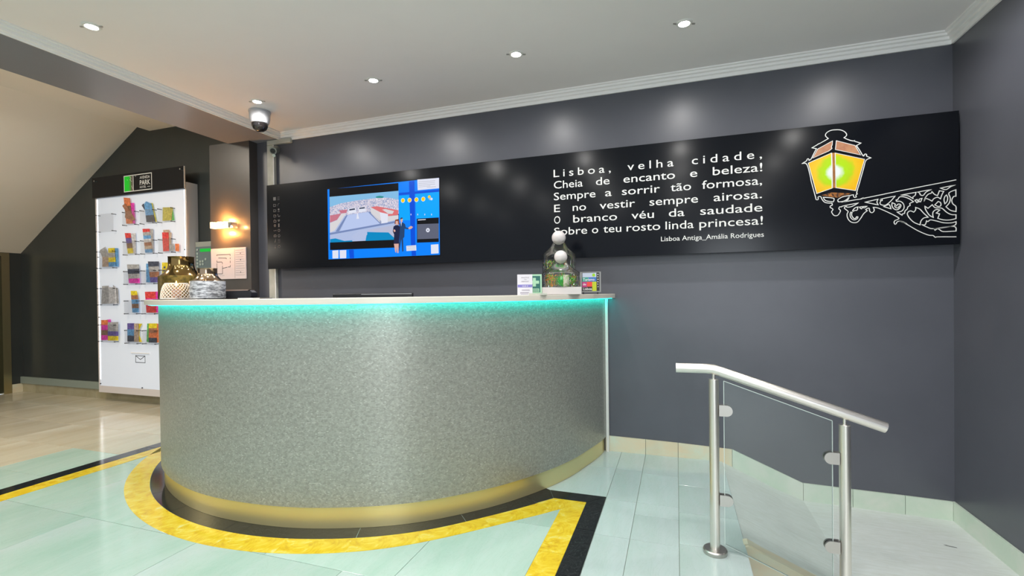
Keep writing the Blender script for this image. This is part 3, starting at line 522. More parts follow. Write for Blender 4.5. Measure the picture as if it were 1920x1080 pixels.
M['ember'] = noisy('printed_ember', (.05, .02, .01), (.85, .30, .05), 26, .25, 0, 5, None, 0, 0, 1, .42, .66)
for key, mm in (('roof', 'copper'), ('pane', 'pane'), ('base', 'ember')):
    for pts in PANES[key]: prism('lantern_pane', pts, fp(.0001), .0005, M[mm], board)
prism('lantern_post', [(909, 1984), (925, 1984), (927, 1770), (913, 1770)], fp(.0001), .0004, noisy('printed_post', (.10, .04, .02), (.50, .2, .04), 9, .25), board)
bm = bmesh.new(); ribbon(bm, densify([(909, 1984), (911, 1870), (911, 1769)], False), False, 3.5, fp(.0002), .001); ribbon(bm, densify([(926, 1982), (928, 1870), (929, 1770)], False), False, 3.5, fp(.0002), .001)
for pts in PANES['pane']+PANES['roof']: ribbon(bm, [Vector(p) for p in pts], True, 3.5, fp(.0003), .001)
from_bm('pane_outline', bm, [M['white']], board)
def text_geo(s, size=1.0, bold=.0, space=1.0):
    c = bpy.data.curves.new('t', 'FONT'); c.body = s; c.size = size; c.offset = bold; c.space_character = space; c.resolution_u = 3
    o = bpy.data.objects.new('t', c); COL.objects.link(o); dg = bpy.context.evaluated_depsgraph_get(); dg.update()
    me = bpy.data.meshes.new_from_object(o.evaluated_get(dg)); V = [tuple(v.co) for v in me.vertices]; F = [tuple(p.vertices) for p in me.polygons]
    bpy.data.objects.remove(o); bpy.data.curves.remove(c); bpy.data.meshes.remove(me); return V, F
def put_text(bm, s, x0, x1, z, h, f3, bold=.012, space=1.0, mi=0):
    """cap height h, baseline z, stretched to run from x0 to x1 (all in mm); f3((x,z),d)"""
    V, F = text_geo(s, 1.0, bold, space)
    if not V: return
    a = min(v[0] for v in V); b = max(v[0] for v in V); sx = (x1-x0)/(b-a); sz = h/.729
    vs = [bm.verts.new(f3((x0+(v[0]-a)*sx, z+v[1]*sz), .0008)) for v in V]
    for f in F:
        try: bm.faces.new([vs[i] for i in f]).material_index = mi
        except ValueError: pass
ROWZ = [1993, 1909, 1825, 1738, 1654, 1570, 1491]
for r_i in range(7):
    bm = bmesh.new()
    for row, s, a, b, z in WORDS:
        if row != r_i: continue
        put_text(bm, s, a, b, ROWZ[row], 57 if row < 6 else 33, fp(.0003), .002 if row < 6 else .002, 1.45 if row == 0 else 1.0)
    from_bm('lettering', bm, [M['white']], board)
# faint pictograms at the left end
M['faint'] = mat('faint_print', (.075, .075, .08), .5)
def icon(cx, cz, kind):
    bm = bmesh.new(); f3 = fp(.0002)
    def rb(pts, cl=True, w_=4): ribbon(bm, [Vector((cx+x, cz+z)) for x, z in pts], cl, w_, f3, .0008)
    def disc(x, z, r, n=12): bm_prism(bm, [(cx+x+r*math.cos(2*PI*q/n), cz+z+r*math.sin(2*PI*q/n)) for q in range(n)], f3, .0008)
    circ = lambda r, n=14: [(r*math.cos(2*PI*q/n), r*math.sin(2*PI*q/n)) for q in range(n)]
    if kind == 'sq': bm_prism(bm, [(cx-15, cz-15), (cx+15, cz-15), (cx+15, cz+15), (cx-15, cz+15)], f3, .0008)
    elif kind == 'bed': rb([(-13, -10), (13, -10), (14, 6), (-12, 10)]); 
    elif kind == 'kettle': rb([(-13, -12), (13, -12), (14, 4), (-12, 6)]); disc(-3, 14, 3)
    elif kind == 'ring': rb(circ(11))
    elif kind == 'ringdot': rb(circ(10)); disc(0, 2, 4)
    elif kind == 'lines':
        for q in (-12, 0, 12): rb([(-14, q), (14, q)], False, 2.5)
    elif kind == 'arc': rb([(-8, -10), (-10, 2), (0, 12), (10, 12)], False, 3)
    elif kind == 'screen': disc(0, 8, 10, 8); rb([(-10, -12), (10, -12)], False)
    elif kind == 'cart': rb([(-14, 12), (-8, 10), (-5, -8), (12, -8), (14, 2)], False)
    elif kind == 'heart': disc(-5, 3, 7); disc(5, 3, 7); disc(0, -3, 7)
    elif kind == 'tower': bm_prism(bm, [(cx-7, cz-16), (cx+7, cz-16), (cx+7, cz+16), (cx-7, cz+16)], f3, .0008)
    elif kind == 'walk': rb([(-4, -14), (0, 0), (5, 10)], False, 6); disc(8, 16, 3)
    elif kind == 'bell': disc(0, -8, 9, 8); rb([(0, 0), (0, 14)], False)
    elif kind == 'dash': rb([(-14, 0), (-4, 0)], False, 7); rb([(6, 0), (14, 0)], False, 7)
    elif kind == 'car': rb([(-14, -8), (14, -8), (14, 4), (8, 10), (-8, 10), (-14, 4)]); rb([(-14, 0), (14, 0)], False, 3)
    from_bm('pictogram', bm, [M['faint']], board)
left = ['sq', 'bed', 'bed', 'bed', 'kettle', 'ringdot', 'dash', 'car', 'walk', 'bell']; right = ['lines', 'arc', 'screen', 'cart', 'heart', 'tower', 'ring', 'ring', 'lines', 'ring']
for q, zz in enumerate((2032, 1973, 1925, 1877, 1832, 1790, 1744, 1696, 1650, 1598)):
    icon(-3430, zz, left[q]); icon(-3385, zz, right[q])
adopt(board)
PANE_MAP.inputs['Location'].default_value = (-.925, 0, -1.868)
# ------------------------------------------------------------------ television behind the board glass
tvr = empty('television', 'television screen showing a city square and a couple in suits on blue', 'television', (-2.3, YP, 1.46))
E = {}
def em(name, c, s=1.0):
    E[name] = mat('screen_'+name, (0, 0, 0), .25, 0, .16, emis=c, estr=s); return E[name]
for n_, c in dict(blue=(.0, .20, .90), black=(.004, .004, .006), sky=(.20, .44, .68), green=(.03, .25, .25), pave=(.38, .45, .66), plaza=(.42, .50, .74), street=(.16, .22, .42), lroof=(.50, .16, .22), cream=(.60, .58, .60), redroof=(.62, .15, .16), white=(.66, .68, .78), dark=(.03, .04, .08), river=(.0, .22, .48), jetty=(.40, .46, .66), sand=(.42, .44, .58), dblue=(0, .07, .62), lblue=(.0, .34, .95), grey=(.42, .42, .48), grad=(.10, .11, .16), navy=(.012, .015, .05), skin=(.62, .36, .30), hair=(.22, .05, .02), suit=(.015, .05, .14), yellow=(.90, .55, .0)).items(): em(n_, c)
m = E['city'] = mat('screen_city', (0, 0, 0), .25); n1 = noise(m, 130, 3, .7); r = ramp(m, [(.36, (.12, .18, .36)), (.47, (.42, .46, .62)), (.55, (.62, .50, .56)), (.66, (.75, .76, .82))], n1.outputs['Fac']); r.color_ramp.interpolation = 'LINEAR'
LK(m, r.outputs[0], BS(m).inputs['Emission Color']); BS(m).inputs['Emission Strength'].default_value = 1
mats = list(E.values()); idx = {k: i for i, k in enumerate(E)}
bm = bmesh.new(); bm_box(bm, -2.855, -1.762, YP-.0006, YP-.0001, 1.450, 2.080, 0); from_bm('screen_bezel', bm, [mat('bezel_black', (.004, .004, .006), .25, 0, .16)], tvr)
bm = bmesh.new()
for k, (col, lay, pts) in enumerate(TV):
    bm_prism(bm, pts, fp(.0007+lay*.00012), .0001, idx[col])
def circ(cx, cz, r, n=18): return [(cx+r*math.cos(2*PI*q/n), cz+r*math.sin(2*PI*q/n)) for q in range(n)]
for x, z in SUNS: bm_prism(bm, circ(x, z, 19), fp(.0012), .0001, idx['white']); bm_prism(bm, circ(x, z, 15), fp(.0014), .0001, idx['yellow'])
for (x, z), r_s, cc, ly in (((-1858, 1928), 13, 'yellow', .0012), ((-1850, 1914), 12, 'grey', .0014), ((-1838, 1910), 10, 'white', .0015)): bm_prism(bm, circ(x, z, r_s), fp(ly), .0001, idx[cc])
x, z = PLAY[0]; bm_prism(bm, circ(x, z, 17), fp(.0014), .0001, idx['white']); bm_prism(bm, circ(x, z, 5), fp(.0016), .0001, idx['dark'])
from_bm('screen_picture', bm, mats, tvr); adopt(tvr)
# ------------------------------------------------------------------ backlit brochure display
disp = empty('brochure_display', 'tall white backlit brochure display with black header on the rear wall', 'display', (-5.42, YL, .10))
YD = 3.57
box('backlit_panel', -6.098, -4.742, YD, YD+.010, .178, 2.262, M['rack'], disp)
bm = bmesh.new(); bm_box(bm, -6.118, -6.099, YD-.004, YL, .105, 2.262); bm_box(bm, -4.741, -4.722, YD-.004, YL, .105, 2.33)
bm_box(bm, -6.099, -4.741, YD+.010, YL, 2.31, 2.33); bm_box(bm, -6.099, -4.741, YD-.004, YL, .105, .177)
from_bm('casing', bm, [M['rack_side']], disp)
for x in (-6.093, -4.752):
    box('light_tube', x, x+.006, YD-.003, YD-.0005, .25, 2.25, M['led'], disp)
hd = box('header_board', -6.13, -4.722, 3.545, 3.556, 2.262, 2.487, M['gloss_black'], disp)
box('header_edge', -4.7215, -4.719, 3.544, 3.557, 2.262, 2.487, M['white_trim'], disp)
def fh(p, d): return (p[0]/1000, 3.545-.0003-d, p[1]/1000)
bm = bmesh.new()
ribbon(bm, [Vector(p) for p in ((-5608, 2460), (-5187, 2460), (-5187, 2292), (-5608, 2292))], True, 8, fh, .0012)
ribbon(bm, [Vector((-5466, 2460)), Vector((-5466, 2292))], False, 7, fh, .0012)
from_bm('logo_frame', bm, [M['white']], disp)
m = M['logo_green'] = mat('logo_green', (.02, .35, .02), .4, emis=(0, .30, .01), estr=.5)
g_ = N(m, 'ShaderNodeTexCoord'); sp = N(m, 'ShaderNodeSeparateXYZ'); LK(m, g_.outputs['Generated'], sp.inputs[0])
r = ramp(m, [(.45, (.0, .38, .01)), (.85, (.07, .05, .04))], sp.outputs['X']); LK(m, r.outputs[0], BS(m).inputs['Base Color']); LK(m, r.outputs[0], BS(m).inputs['Emission Color'])
prism('logo_field', [(-5604, 2296), (-5470, 2296), (-5470, 2456), (-5604, 2456)], fh, .0006, m, disp)
bm = bmesh.new()
for pts in ([(-5520, 2446), (-5500, 2436), (-5504, 2424), (-5514, 2416), (-5502, 2404), (-5492, 2396), (-5488, 2398)], [(-5484, 2352), (-5490, 2340), (-5480, 2330), (-5478, 2310)], [(-5560, 2420), (-5552, 2412)], [(-5440, 2450), (-5420, 2444)]):
    ribbon(bm, densify(pts, False), False, 3.2, lambda p, d: fh(p, d+.0008), .0008)
put_text(bm, 'AVENIDA', -5366, -5214, 2410, 32, fh, .0)
put_text(bm, 'PARK', -5366, -5210, 2346, 52, fh, .01)
put_text(bm, 'HOTEL', -5366, -5270, 2312, 24, fh, .0)
for q in range(4):
    cx_ = -5248+q*11; bm_prism(bm, [(cx_+(5.5 if k % 2 == 0 else 2.3)*math.sin(PI*k/5), 2322+(5.5 if k % 2 == 0 else 2.3)*math.cos(PI*k/5)) for k in range(10)], fh, .0008)
from_bm('logo_lettering', bm, [M['white']], disp)['kind'] = 'stuff'
def pin(x, z, y0, y1, r, m, name='standoff', parent=disp, n=8):
    bm = bmesh.new(); bm_tube(bm, [(x, y0, z), (x, y1, z)], r, n); return from_bm(name, bm, [m], parent, True, 40)
for x, z in ((-6.072, 2.447), (-4.757, 2.456)): pin(x, z, 3.53, 3.5445, .008, M['chrome'], 'header_screw')
for x, z in ((-6.088, 1.61), (-6.088, .941), (-6.088, .20), (-5.42, .187), (-4.752, .20), (-4.752, .941), (-4.752, 1.64)): pin(x, z, 3.560, 3.5695, .006, M['dark'], 'panel_screw')
bm = bmesh.new(); fe = lambda p, d: (p[0]/1000, YD-.0002-d, p[1]/1000)
ribbon(bm, [Vector(p) for p in ((-5520, 529), (-5375, 529), (-5375, 457), (-5520, 457))], True, 6, fe, .0008)
ribbon(bm, [Vector(p) for p in ((-5520, 529), (-5447, 489), (-5375, 529))], False, 6, fe, .0008)
from_bm('envelope_symbol', bm, [M['ink']], disp)
box('letter_slot', -5.583, -5.301, YD-.010, YD-.0002, .553, .566, mat('slot_lip', (.85, .85, .88), .3), disp, .002)
# acrylic pockets with their pins
H = [(-6.045, -5.785, zt, .181) for zt in (2.067, 1.664, 1.260, .857)]
for zt in (2.071, 1.753, 1.436, 1.119, .802): H += [(x0, x1, zt, .137) for x0, x1 in ((-5.617, -5.428), (-5.347, -5.157), (-5.080, -4.890))]
for x0, x1, zt, hh in H:
    hold = box('leaflet_holder', x0-.012, x1+.012, 3.532, 3.534, zt-hh-.01, zt+.01, M['acrylic'], disp)
    for x in (x0, x1):
        for z in (zt, zt-hh):
            bm = bmesh.new(); bm_tube(bm, [(x, 3.528, z), (x, YD-.0005, z)], .0035, 8); bm_tube(bm, [(x, 3.524, z), (x, 3.5275, z)], .0055, 8)
            from_bm('pin', bm, [M['dark']], hold, True, 40)
adopt(disp)
PRN = {}
for k, c in dict(m=(.78, .04, .46), o=(.72, .20, .07), b=(.22, .12, .07), n=(.36, .15, .08), l=(.56, .50, .07), u=(.12, .34, .66), d=(.05, .06, .10), g=(.12, .48, .12), r=(.70, .05, .05), p=(.12, .09, .34), y=(.80, .62, .02), w=(.62, .62, .66), t=(.40, .40, .42), s=(.50, .38, .30)).items():
    PRN[k] = noisy('print_'+k, tuple(v*.72 for v in c), tuple(min(.9, v*1.15+.03) for v in c), 40, .4, 0, 3, None, 0, 0, .5, .38, .62)
pk = list(PRN)
for label, cols, lay, pts in LEAF:
    Y = YD-.012-.0042*lay; bm = bmesh.new(); z0 = min(p[1] for p in pts); z1 = max(p[1] for p in pts); n = len(cols)
    for i, c in enumerate(cols):
        a = z1-(z1-z0)*(i+1)/n; b = z1-(z1-z0)*i/n
        q = clip2(clip2(pts, 1, a, True), 1, b, False)
        q = [p for k, p in enumerate(q) if (Vector(p)-Vector(q[k-1])).length > .5]
        if len(q) >= 3: bm_prism(bm, q, lambda p, d: (p[0]/1000, Y-d, p[1]/1000), .0028, pk.index(c))
    bmesh.ops.remove_doubles(bm, verts=bm.verts, dist=.00001)
    cx_ = sum(p[0] for p in pts)/len(pts)/1000
    for v in bm.verts: v.co -= Vector((cx_, Y, z0/1000))
    if 'black print' in label:
        for x, z, w_, h_ in ((0, .075, .03, .02), (-.02, .045, .07, .012)):
            bm_box(bm, x-.02, x+w_-.02, -.0034, -.0029, z+.06, z+h_+.06, pk.index('d'))
    o = from_bm('leaflet', bm, [PRN[k] for k in pk]); o.location = (cx_, Y, z0/1000)
    tag(o, label, 'leaflet', 'leaflets in the brochure display')
# ------------------------------------------------------------------ column: sconce, floor plan, keypad
YC = 3.42
sc_ = empty('wall_sconce', 'lit crystal block wall sconce glowing amber on the column', 'wall light', (-4.0, YC, 1.82))
box('back_plate', -4.06, -3.94, YC-.012, YC-.0005, 1.795, 1.845, M['chrome'], sc_, .003)
box('bracket', -3.895, -3.865, YC-.085, YC-.012, 1.786, 1.838, M['chrome'], sc_, .002)
m = M['crystal'] = mat('lit_crystal', (1, .8, .5), .1, emis=(1, .62, .22), estr=3.6)
n_ = noise(m, 60, 2); r = ramp(m, [(.35, (.7, .28, .05)), (.55, (1, .72, .35))], n_.outputs['Fac']); LK(m, r.outputs[0], BS(m).inputs['Emission Color'])
bm = bmesh.new()
for q in range(8): bm_box(bm, -4.118+q*.0275, -4.118+q*.0275+.026, YC-.085+(q % 2)*.003, YC-.035, 1.792, 1.850-(q % 3)*.002, 0, .003)
from_bm('crystal_block', bm, [m], sc_)
for dz, e_ in ((.06, 7.5), (-.065, 9)):
    L = bpy.data.lights.new('sconce_bulb', 'POINT'); L.energy = e_; L.color = (1, .40, .09); L.shadow_soft_size = .012
    o = bpy.data.objects.new('sconce_bulb', L); COL.objects.link(o); o.location = (-4.01, YC-.06, 1.82+dz); o.parent = sc_
L = bpy.data.lights.new('sconce_side', 'POINT'); L.energy = 1.1; L.color = (1, .48, .16); L.shadow_soft_size = .012
o = bpy.data.objects.new('sconce_side', L); COL.objects.link(o); o.location = (-3.815, YC-.035, 1.80); o.parent = sc_
adopt(sc_)
pl = empty('evacuation_plan', 'white floor plan sheet pinned on the column below the sconce', 'notice', (-3.98, YC, 1.32))
box('sheet', -4.205, -3.772, YC-.010, YC-.0005, 1.318, 1.610, M['sheet'], pl, .001)
fq = lambda p, d: (p[0]/1000, YC-.0102-d, p[1]/1000)
bm = bmesh.new()
for pts in ([(-4130, 1540), (-4130, 1550), (-3962, 1550), (-3962, 1535)], [(-3962, 1520), (-3962, 1505)], [(-3962, 1490), (-3962, 1468)], [(-3962, 1450), (-3962, 1432), (-3990, 1432)], [(-4130, 1498), (-4130, 1482), (-4070, 1482), (-4060, 1475), (-4060, 1460)], [(-4060, 1445), (-4060, 1420), (-4000, 1430)], [(-4130, 1470), (-4130, 1370), (-4060, 1370), (-4060, 1420)], [(-4110, 1520), (-4010, 1516), (-4010, 1506)]):
    ribbon(bm, [Vector(p) for p in pts], False, 4.5, fq, .0006)
ribbon(bm, [Vector((-3905, 1602)), Vector((-3905, 1325))], False, 1.5, fq, .0006)
for q in range(12): ribbon(bm, [Vector((-3895, 1585-q*21)), Vector((-3800+(q % 3)*8, 1585-q*21))], False, 1.4, fq, .0006)
for z in (1555, 1495, 1380): bm_prism(bm, circ(-3835, z, 5, 8), fq, .0006)
for q in range(4): bm_prism(bm, circ(-4110+q*22, 1352, 3, 6), fq, .0006)
from_bm('plan_drawing', bm, [M['ink']], pl); adopt(pl)
kp = empty('alarm_keypad', 'grey alarm keypad with green display on the wall left of the column', 'keypad', (-4.6, YL, 1.4))
box('housing', -4.715, -4.40, YL-.045, YL, 1.38, 1.722, mat('keypad_grey', (.32, .33, .29), .5), kp, .006)
box('face', -4.70, -4.40, YL-.050, YL-.0455, 1.39, 1.67, mat('keypad_face', (.13, .17, .18), .4), kp)
box('lcd', -4.635, -4.49, YL-.0525, YL-.0505, 1.617, 1.648, mat('lcd', (0, .2, .02), .3, emis=(.0, .42, .03), estr=.7), kp)
mk = mat('keypad_key', (.36, .42, .38), .5)
for q, (x, z) in enumerate(((-4.675, 1.60), (-4.675, 1.568), (-4.675, 1.536), (-4.675, 1.50), (-4.675, 1.468), (-4.635, 1.518), (-4.635, 1.488), (-4.60, 1.52), (-4.60, 1.49), (-4.56, 1.54), (-4.675, 1.64))): box('key', x-.012, x+.012, YL-.0545, YL-.0505, z-.011, z+.011, mk, kp, .002)
adopt(kp)
nb = box('blue_notice', -4.70, -4.55, YL-.056, YL-.0545, 1.30, 1.40, mat('blue_paper', (.03, .06, .32), .5)); tag(nb, 'small blue and white notice under the keypad, between the two vases', 'notice')
# ------------------------------------------------------------------ cameras
dc = empty('dome_camera', 'white dome security camera with dark lens bowl hanging from the ceiling', 'camera', (-3.160, 3.013, ZC))
lathe('camera_body', [(.082, -.001), (.083, -.010), (.079, -.012), (.076, -.06), (.066, -.098), (.060, -.102), (.0, -.101)], 0, 0, 0, mat('camera_white', (.50, .50, .53), .4), dc, 32, False)
lathe('dome', [(.061, -.101), (.059, -.120), (.048, -.143), (.028, -.158), (0, -.163)], 0, 0, 0, mat('smoked_dome', (.012, .010, .010), .05, 0, .8), dc, 32, False)
bc = empty('bullet_camera', 'small silver swivel camera fixed under the cable duct in the corner', 'camera', (-3.42, YR, 2.47))
tube('arm', [(-3.44, YR-.001, 2.51), (-3.44, YR-.04, 2.505), (-3.43, YR-.06, 2.49)], .009, M['chrome'], bc, 10)
bm = bmesh.new(); bm_tube(bm, [(-3.445, YR-.04, 2.495), (-3.41, YR-.12, 2.455)], .032, 20); from_bm('camera_barrel', bm, [mat('silver_paint', (.30, .31, .29), .35, .6)], bc, True, 40)
bm = bmesh.new(); bm_tube(bm, [(-3.4098, YR-.1205, 2.4548), (-3.408, YR-.124, 2.453)], .022, 20); from_bm('camera_lens', bm, [M['dark']], bc, True, 40)
bm = bmesh.new(); bm_tube(bm, [(-3.408, YR-.095, 2.425), (-3.395, YR-.125, 2.41)], .014, 14); from_bm('joint_knob', bm, [M['chrome']], bc, True, 40)
adopt(bc)
# ------------------------------------------------------------------ things on the counter
ZT = 1.1382
mat_d = prism('counter_mat', [pol(-143+3.6*k, .045) for k in range(16)]+[pol(-89-3.6*k, -.26) for k in range(16)], lambda p, d: (p[0], p[1], ZT+d), .003, mat('dark_mat', (.03, .028, .028), .35)); tag(mat_d, 'thin dark mat lying under the vases on the counter', 'mat')
ZM = ZT+.0032
m_brass = mat('bronze_metal', (.34, .22, .08), .12, 1)
m_antique = noisy('antique_brass', (.06, .048, .012), (.20, .135, .03), 40, .38, .8, 6, None, .4, .002, 0, .35, .65)
m_copper = mat('pale_bronze', (.50, .36, .24), .16, 1)
m_patch = noisy('silver_hatched', (.17, .175, .19), (.62, .63, .66), 34, .45, .35, 6, (1, 1, 3), .4, .001, .3, .42, .56)
def vase(x, y, rb, rn, hs, ht, mb, mn, label):
    t = empty('vase', label, 'vase', (x, y, ZM))
    lathe('body', [(0, 0), (rb*.96, 0), (rb, .004), (rb, hs-.004), (rb*.985, hs), (rb*.93, hs+.001)], 0, 0, 0, mb, t, 56, False)
    pr = []
    for k in range(15):
        s = k/14; pr.append((rn+(rb*.955-rn)*(1-s)**2.3, hs+.001+(ht-hs)*.62*s))
    pr += [(rn, ht-.004), (rn*1.03, ht), (rn*.95, ht), (rn*.93, ht-.03), (rn*.93, hs+.03)]
    lathe('neck', pr, 0, 0, 0, mn, t, 56, False, 50)
    return t
vase(-2.925, 2.169, .121, .069, .142, .262, m_antique, m_brass, 'large brass vase with flared shoulders and mottled body at the counter end')
vase(-2.367, 1.898, .083, .045, .093, .162, m_patch, m_copper, 'smaller bronze-necked vase with hatched silver body on the counter')
ch = empty('candle_holder', 'white openwork candle holder in front of the large brass vase', 'candle holder', (-2.621, 1.913, ZM))
mw = mat('white_ceramic', (.72, .70, .66), .4)
def chr_(z): # radius profile
    s = z/.088; return .047+.027*math.sqrt(max(0, 1-s**1.7)) if s < 1 else .047
bm = bmesh.new()
for d_ in (-1, 1):
    for k in range(24):
        path = []
        for q in range(13):
            z = .004+.082*q/12; a = 2*PI*k/24+d_*q/12*1.15; r_v = chr_(z); path.append((r_v*math.cos(a), r_v*math.sin(a), z))
        bm_tube(bm, path, .0014, 5)
for z in (.003, .086):
    bm_tube(bm, [(chr_(z)*math.cos(2*PI*q/32), chr_(z)*math.sin(2*PI*q/32), z) for q in range(33)], .0026, 6)
from_bm('lattice', bm, [mw], ch, True)
lathe('tealight', [(0, 0), (.020, 0), (.021, .056), (.019, .057), (0, .056)], 0, 0, 0, mat('wax', (.45, .28, .18), .5), ch, 24, False)
lathe('flame', [(0, 0), (.005, .006), (.006, .012), (.003, .024), (0, .032)], 0, 0, .070, mat('flame', (1, .5, .1), .5, emis=(1, .42, .08), estr=14), ch, 12, False)
tube('wick', [(0, 0, .056), (0, 0, .074)], .0012, M['ink'], ch, 6)
L = bpy.data.lights.new('candle_glow', 'POINT'); L.energy = .5; L.color = (1, .45, .12); L.shadow_soft_size = .008
o = bpy.data.objects.new('candle_glow', L); COL.objects.link(o); o.location = (0, 0, .105); o.parent = ch
tm = empty('card_terminal', 'dark payment terminal behind the smaller vase on the counter', 'payment terminal', (-2.262, 2.025, ZM)); tm.rotation_euler.z = .35
prism('terminal_body', [(-.085, 0), (.052, 0), (.062, .012), (.060, .030), (.045, .042), (-.085, .040)], lambda p, d: (p[0], d-.035, p[1]), .07, M['dark'], tm)
prism('terminal_lid', [(-.085, .0405), (.040, .0425), (.048, .047), (-.085, .048)], lambda p, d: (p[0], d-.03, p[1]), .06, mat('lid_edge', (.42, .30, .24), .3, .5), tm)
prism('keypad', [(.046, .0425), (.060, .0305), (.061, .0325), (.0475, .0445)], lambda p, d: (p[0], d-.022, p[1]), .044, mat('keys', (.10, .10, .11), .5), tm)
cp = box('paper_slip', -.04, .04, -.03, .03, 0, .0045, M['white'], None); cp.location = (-2.085, 1.90, ZT+.0005); cp.rotation_euler.z = .3; tag(cp, 'small white paper pad lying flat on the counter right of the mat', 'paper')
# monitor on the lower staff worktop
mo = empty('computer_monitor', 'black computer monitor whose top edge shows behind the counter', 'monitor', (-1.75, 2.50, .7655)); mo.rotation_euler.z = .403
box('monitor_shell', -.24, .24, -.018, .012, .10, .397, M['dark'], mo, .006)
box('monitor_screen', -.228, .228, .0125, .014, .115, .385, mat('screen_off', (.01, .01, .012), .15), mo)
prism('vent_strip', [(-.24+.17, .388), (.232, .388), (.232, .392), (-.07, .392)], lambda p, d: (p[0]*1, -.0185-d, p[1]), .001, mat('monitor_edge', (.35, .36, .38), .25), mo)
tube('stand_neck', [(0, .0, .008), (0, .0, .12)], .018, M['dark'], mo, 12); lathe('stand_foot', [(0, 0), (.11, 0), (.11, .006), (.02, .012), (0, .012)], 0, 0, 0, M['dark'], mo, 28, False)
# airport shuttle card and pharmacy sign
def panel_thing(name, label, cat, x, y, rz, tilt=0):
    t = empty(name, label, cat, (x, y, ZT+.0005)); t.rotation_euler = (tilt, 0, rz); return t
ac = panel_thing('price_card', 'white card with purple band standing left of the green cross sign', 'sign', -.812, 2.60, .30, -.07)
box('card', -.043, .043, -.0015, .0015, .0, .118, mat('card_white', (.66, .65, .70), .5), ac)
box('card_foot', -.040, .040, .0016, .030, .0, .003, M['acrylic'], ac)
fc = lambda p, d: (p[0]/1000, -.0017-d, p[1]/1000)
bm = bmesh.new(); bm_prism(bm, [(-41, 44), (42, 44), (42, 60), (-41, 60)], fc, .0003); from_bm('purple_band', bm, [mat('purple', (.20, .18, .50), .5)], ac)
bm = bmesh.new(); ms = mat('card_ink', (.16, .13, .20), .5)
put_text(bm, 'SHUTTLE', -20, 24, 97, 6.5, fc, .0); put_text(bm, 'TO', -4, 9, 86, 6.5, fc, 0); put_text(bm, 'AIRPORT', -20, 24, 74, 7, fc, 0)
for z, a, b in ((30, -18, 26), (26, -18, 28), (15, -26, 24), (12, -20, 20), (6, -24, 20)): ribbon(bm, [Vector((a, z)), Vector((b, z))], False, 1.6, fc, .0004)
bm_prism(bm, circ(-24, 12, 2.5, 6), fc, .0004)
from_bm('card_lettering', bm, [ms], ac)
bm = bmesh.new(); put_text(bm, '10.00 €', -15, 18, 48, 7, lambda p, d: fc(p, d+.0006), .01); from_bm('price_lettering', bm, [M['white']], ac)
gs = panel_thing('green_cross_sign', 'green sign with pale cross standing behind the white price card', 'sign', -.788, 2.725, .30, -.05)
gp = mat('sign_pale_green', (.36, .62, .42), .4)
box('frame', -.040, .040, -.002, .004, .006, .122, gp, gs, .001)
fg = lambda p, d: (p[0]/1000, -.0022-d, p[1]/1000)
bm = bmesh.new(); bm_prism(bm, [(-33, 16), (31, 16), (31, 112), (-33, 112)], fg, .0005); from_bm('dark_field', bm, [mat('sign_dark_green', (0, .11, .09), .4)], gs)
fg2 = lambda p, d: fg(p, d+.0007)
bm = bmesh.new()
bm_prism(bm, [(-13, 50), (5, 50), (5, 66), (24, 66), (24, 84), (5, 84), (5, 101), (-13, 101), (-13, 84), (-30, 84), (-30, 66), (-13, 66)], fg2, .0005)
for z0, z1 in ((32, 37), (24, 28), (18, 21)): bm_prism(bm, [(-25, z0), (24, z0), (24, z1), (-25, z1)], fg2, .0005)
bm_prism(bm, [(21, 18), (24, 18), (24, 37), (21, 37)], lambda p, d: fg(p, d+.0013), .0004)
from_bm('pale_cross', bm, [gp], gs)
box('sign_foot', -.035, .035, -.012, .035, 0, .005, gp, gs)
cd = box('card_stack', -.05, .05, -.03, .03, 0, .010, noisy('card_pile', (.55, .56, .48), (.40, .42, .36), 30, .5, 0, 3, (1, 1, 12)), None); cd.location = (-.735, 2.60, ZT+.0005); cd.rotation_euler.z = .25; tag(cd, 'low pile of pale cards lying in front of the green cross sign', 'cards')
# terrarium
tb = box('display_plinth', -.117, .117, -.222, .235, 0, .044, mat('plinth_white', (.60, .56, .55), .4), None, .003); tb.location = (-.698, 2.99, ZT+.0005); tb.rotation_euler.z = .265
tag(tb, 'white rectangular block under the two glass jars on the counter', 'block')
ZB = ZT+.0005+.0445
def jar(x, y, rb, rn, hs, ht, rball, label, lab2):
    t = empty('glass_jar', label, 'jar', (x, y, ZB))
    pr = [(0, .001), (rb*.98, .001), (rb, .004), (rb, hs-.02), (rb*.97, hs-.008)]
    for k in range(1, 11):
        s = k/10; pr.append((rn+(rb*.95-rn)*(1-s)**1.8, hs-.004+(ht-hs)*s))
    lathe('jar_glass', pr, 0, 0, 0, M['jar'], t, 44, False, 60)
    bm = bmesh.new(); bmesh.ops.create_uvsphere(bm, u_segments=28, v_segments=16, radius=rball); bmesh.ops.translate(bm, verts=bm.verts, vec=(0, 0, ht+rball*.45))
    o = from_bm('ball_stopper', bm, [mat('stopper_white', (.66, .62, .62), .35)], t, True); return t
JF = (-.665, 2.875); JB = (-.700, 2.945)
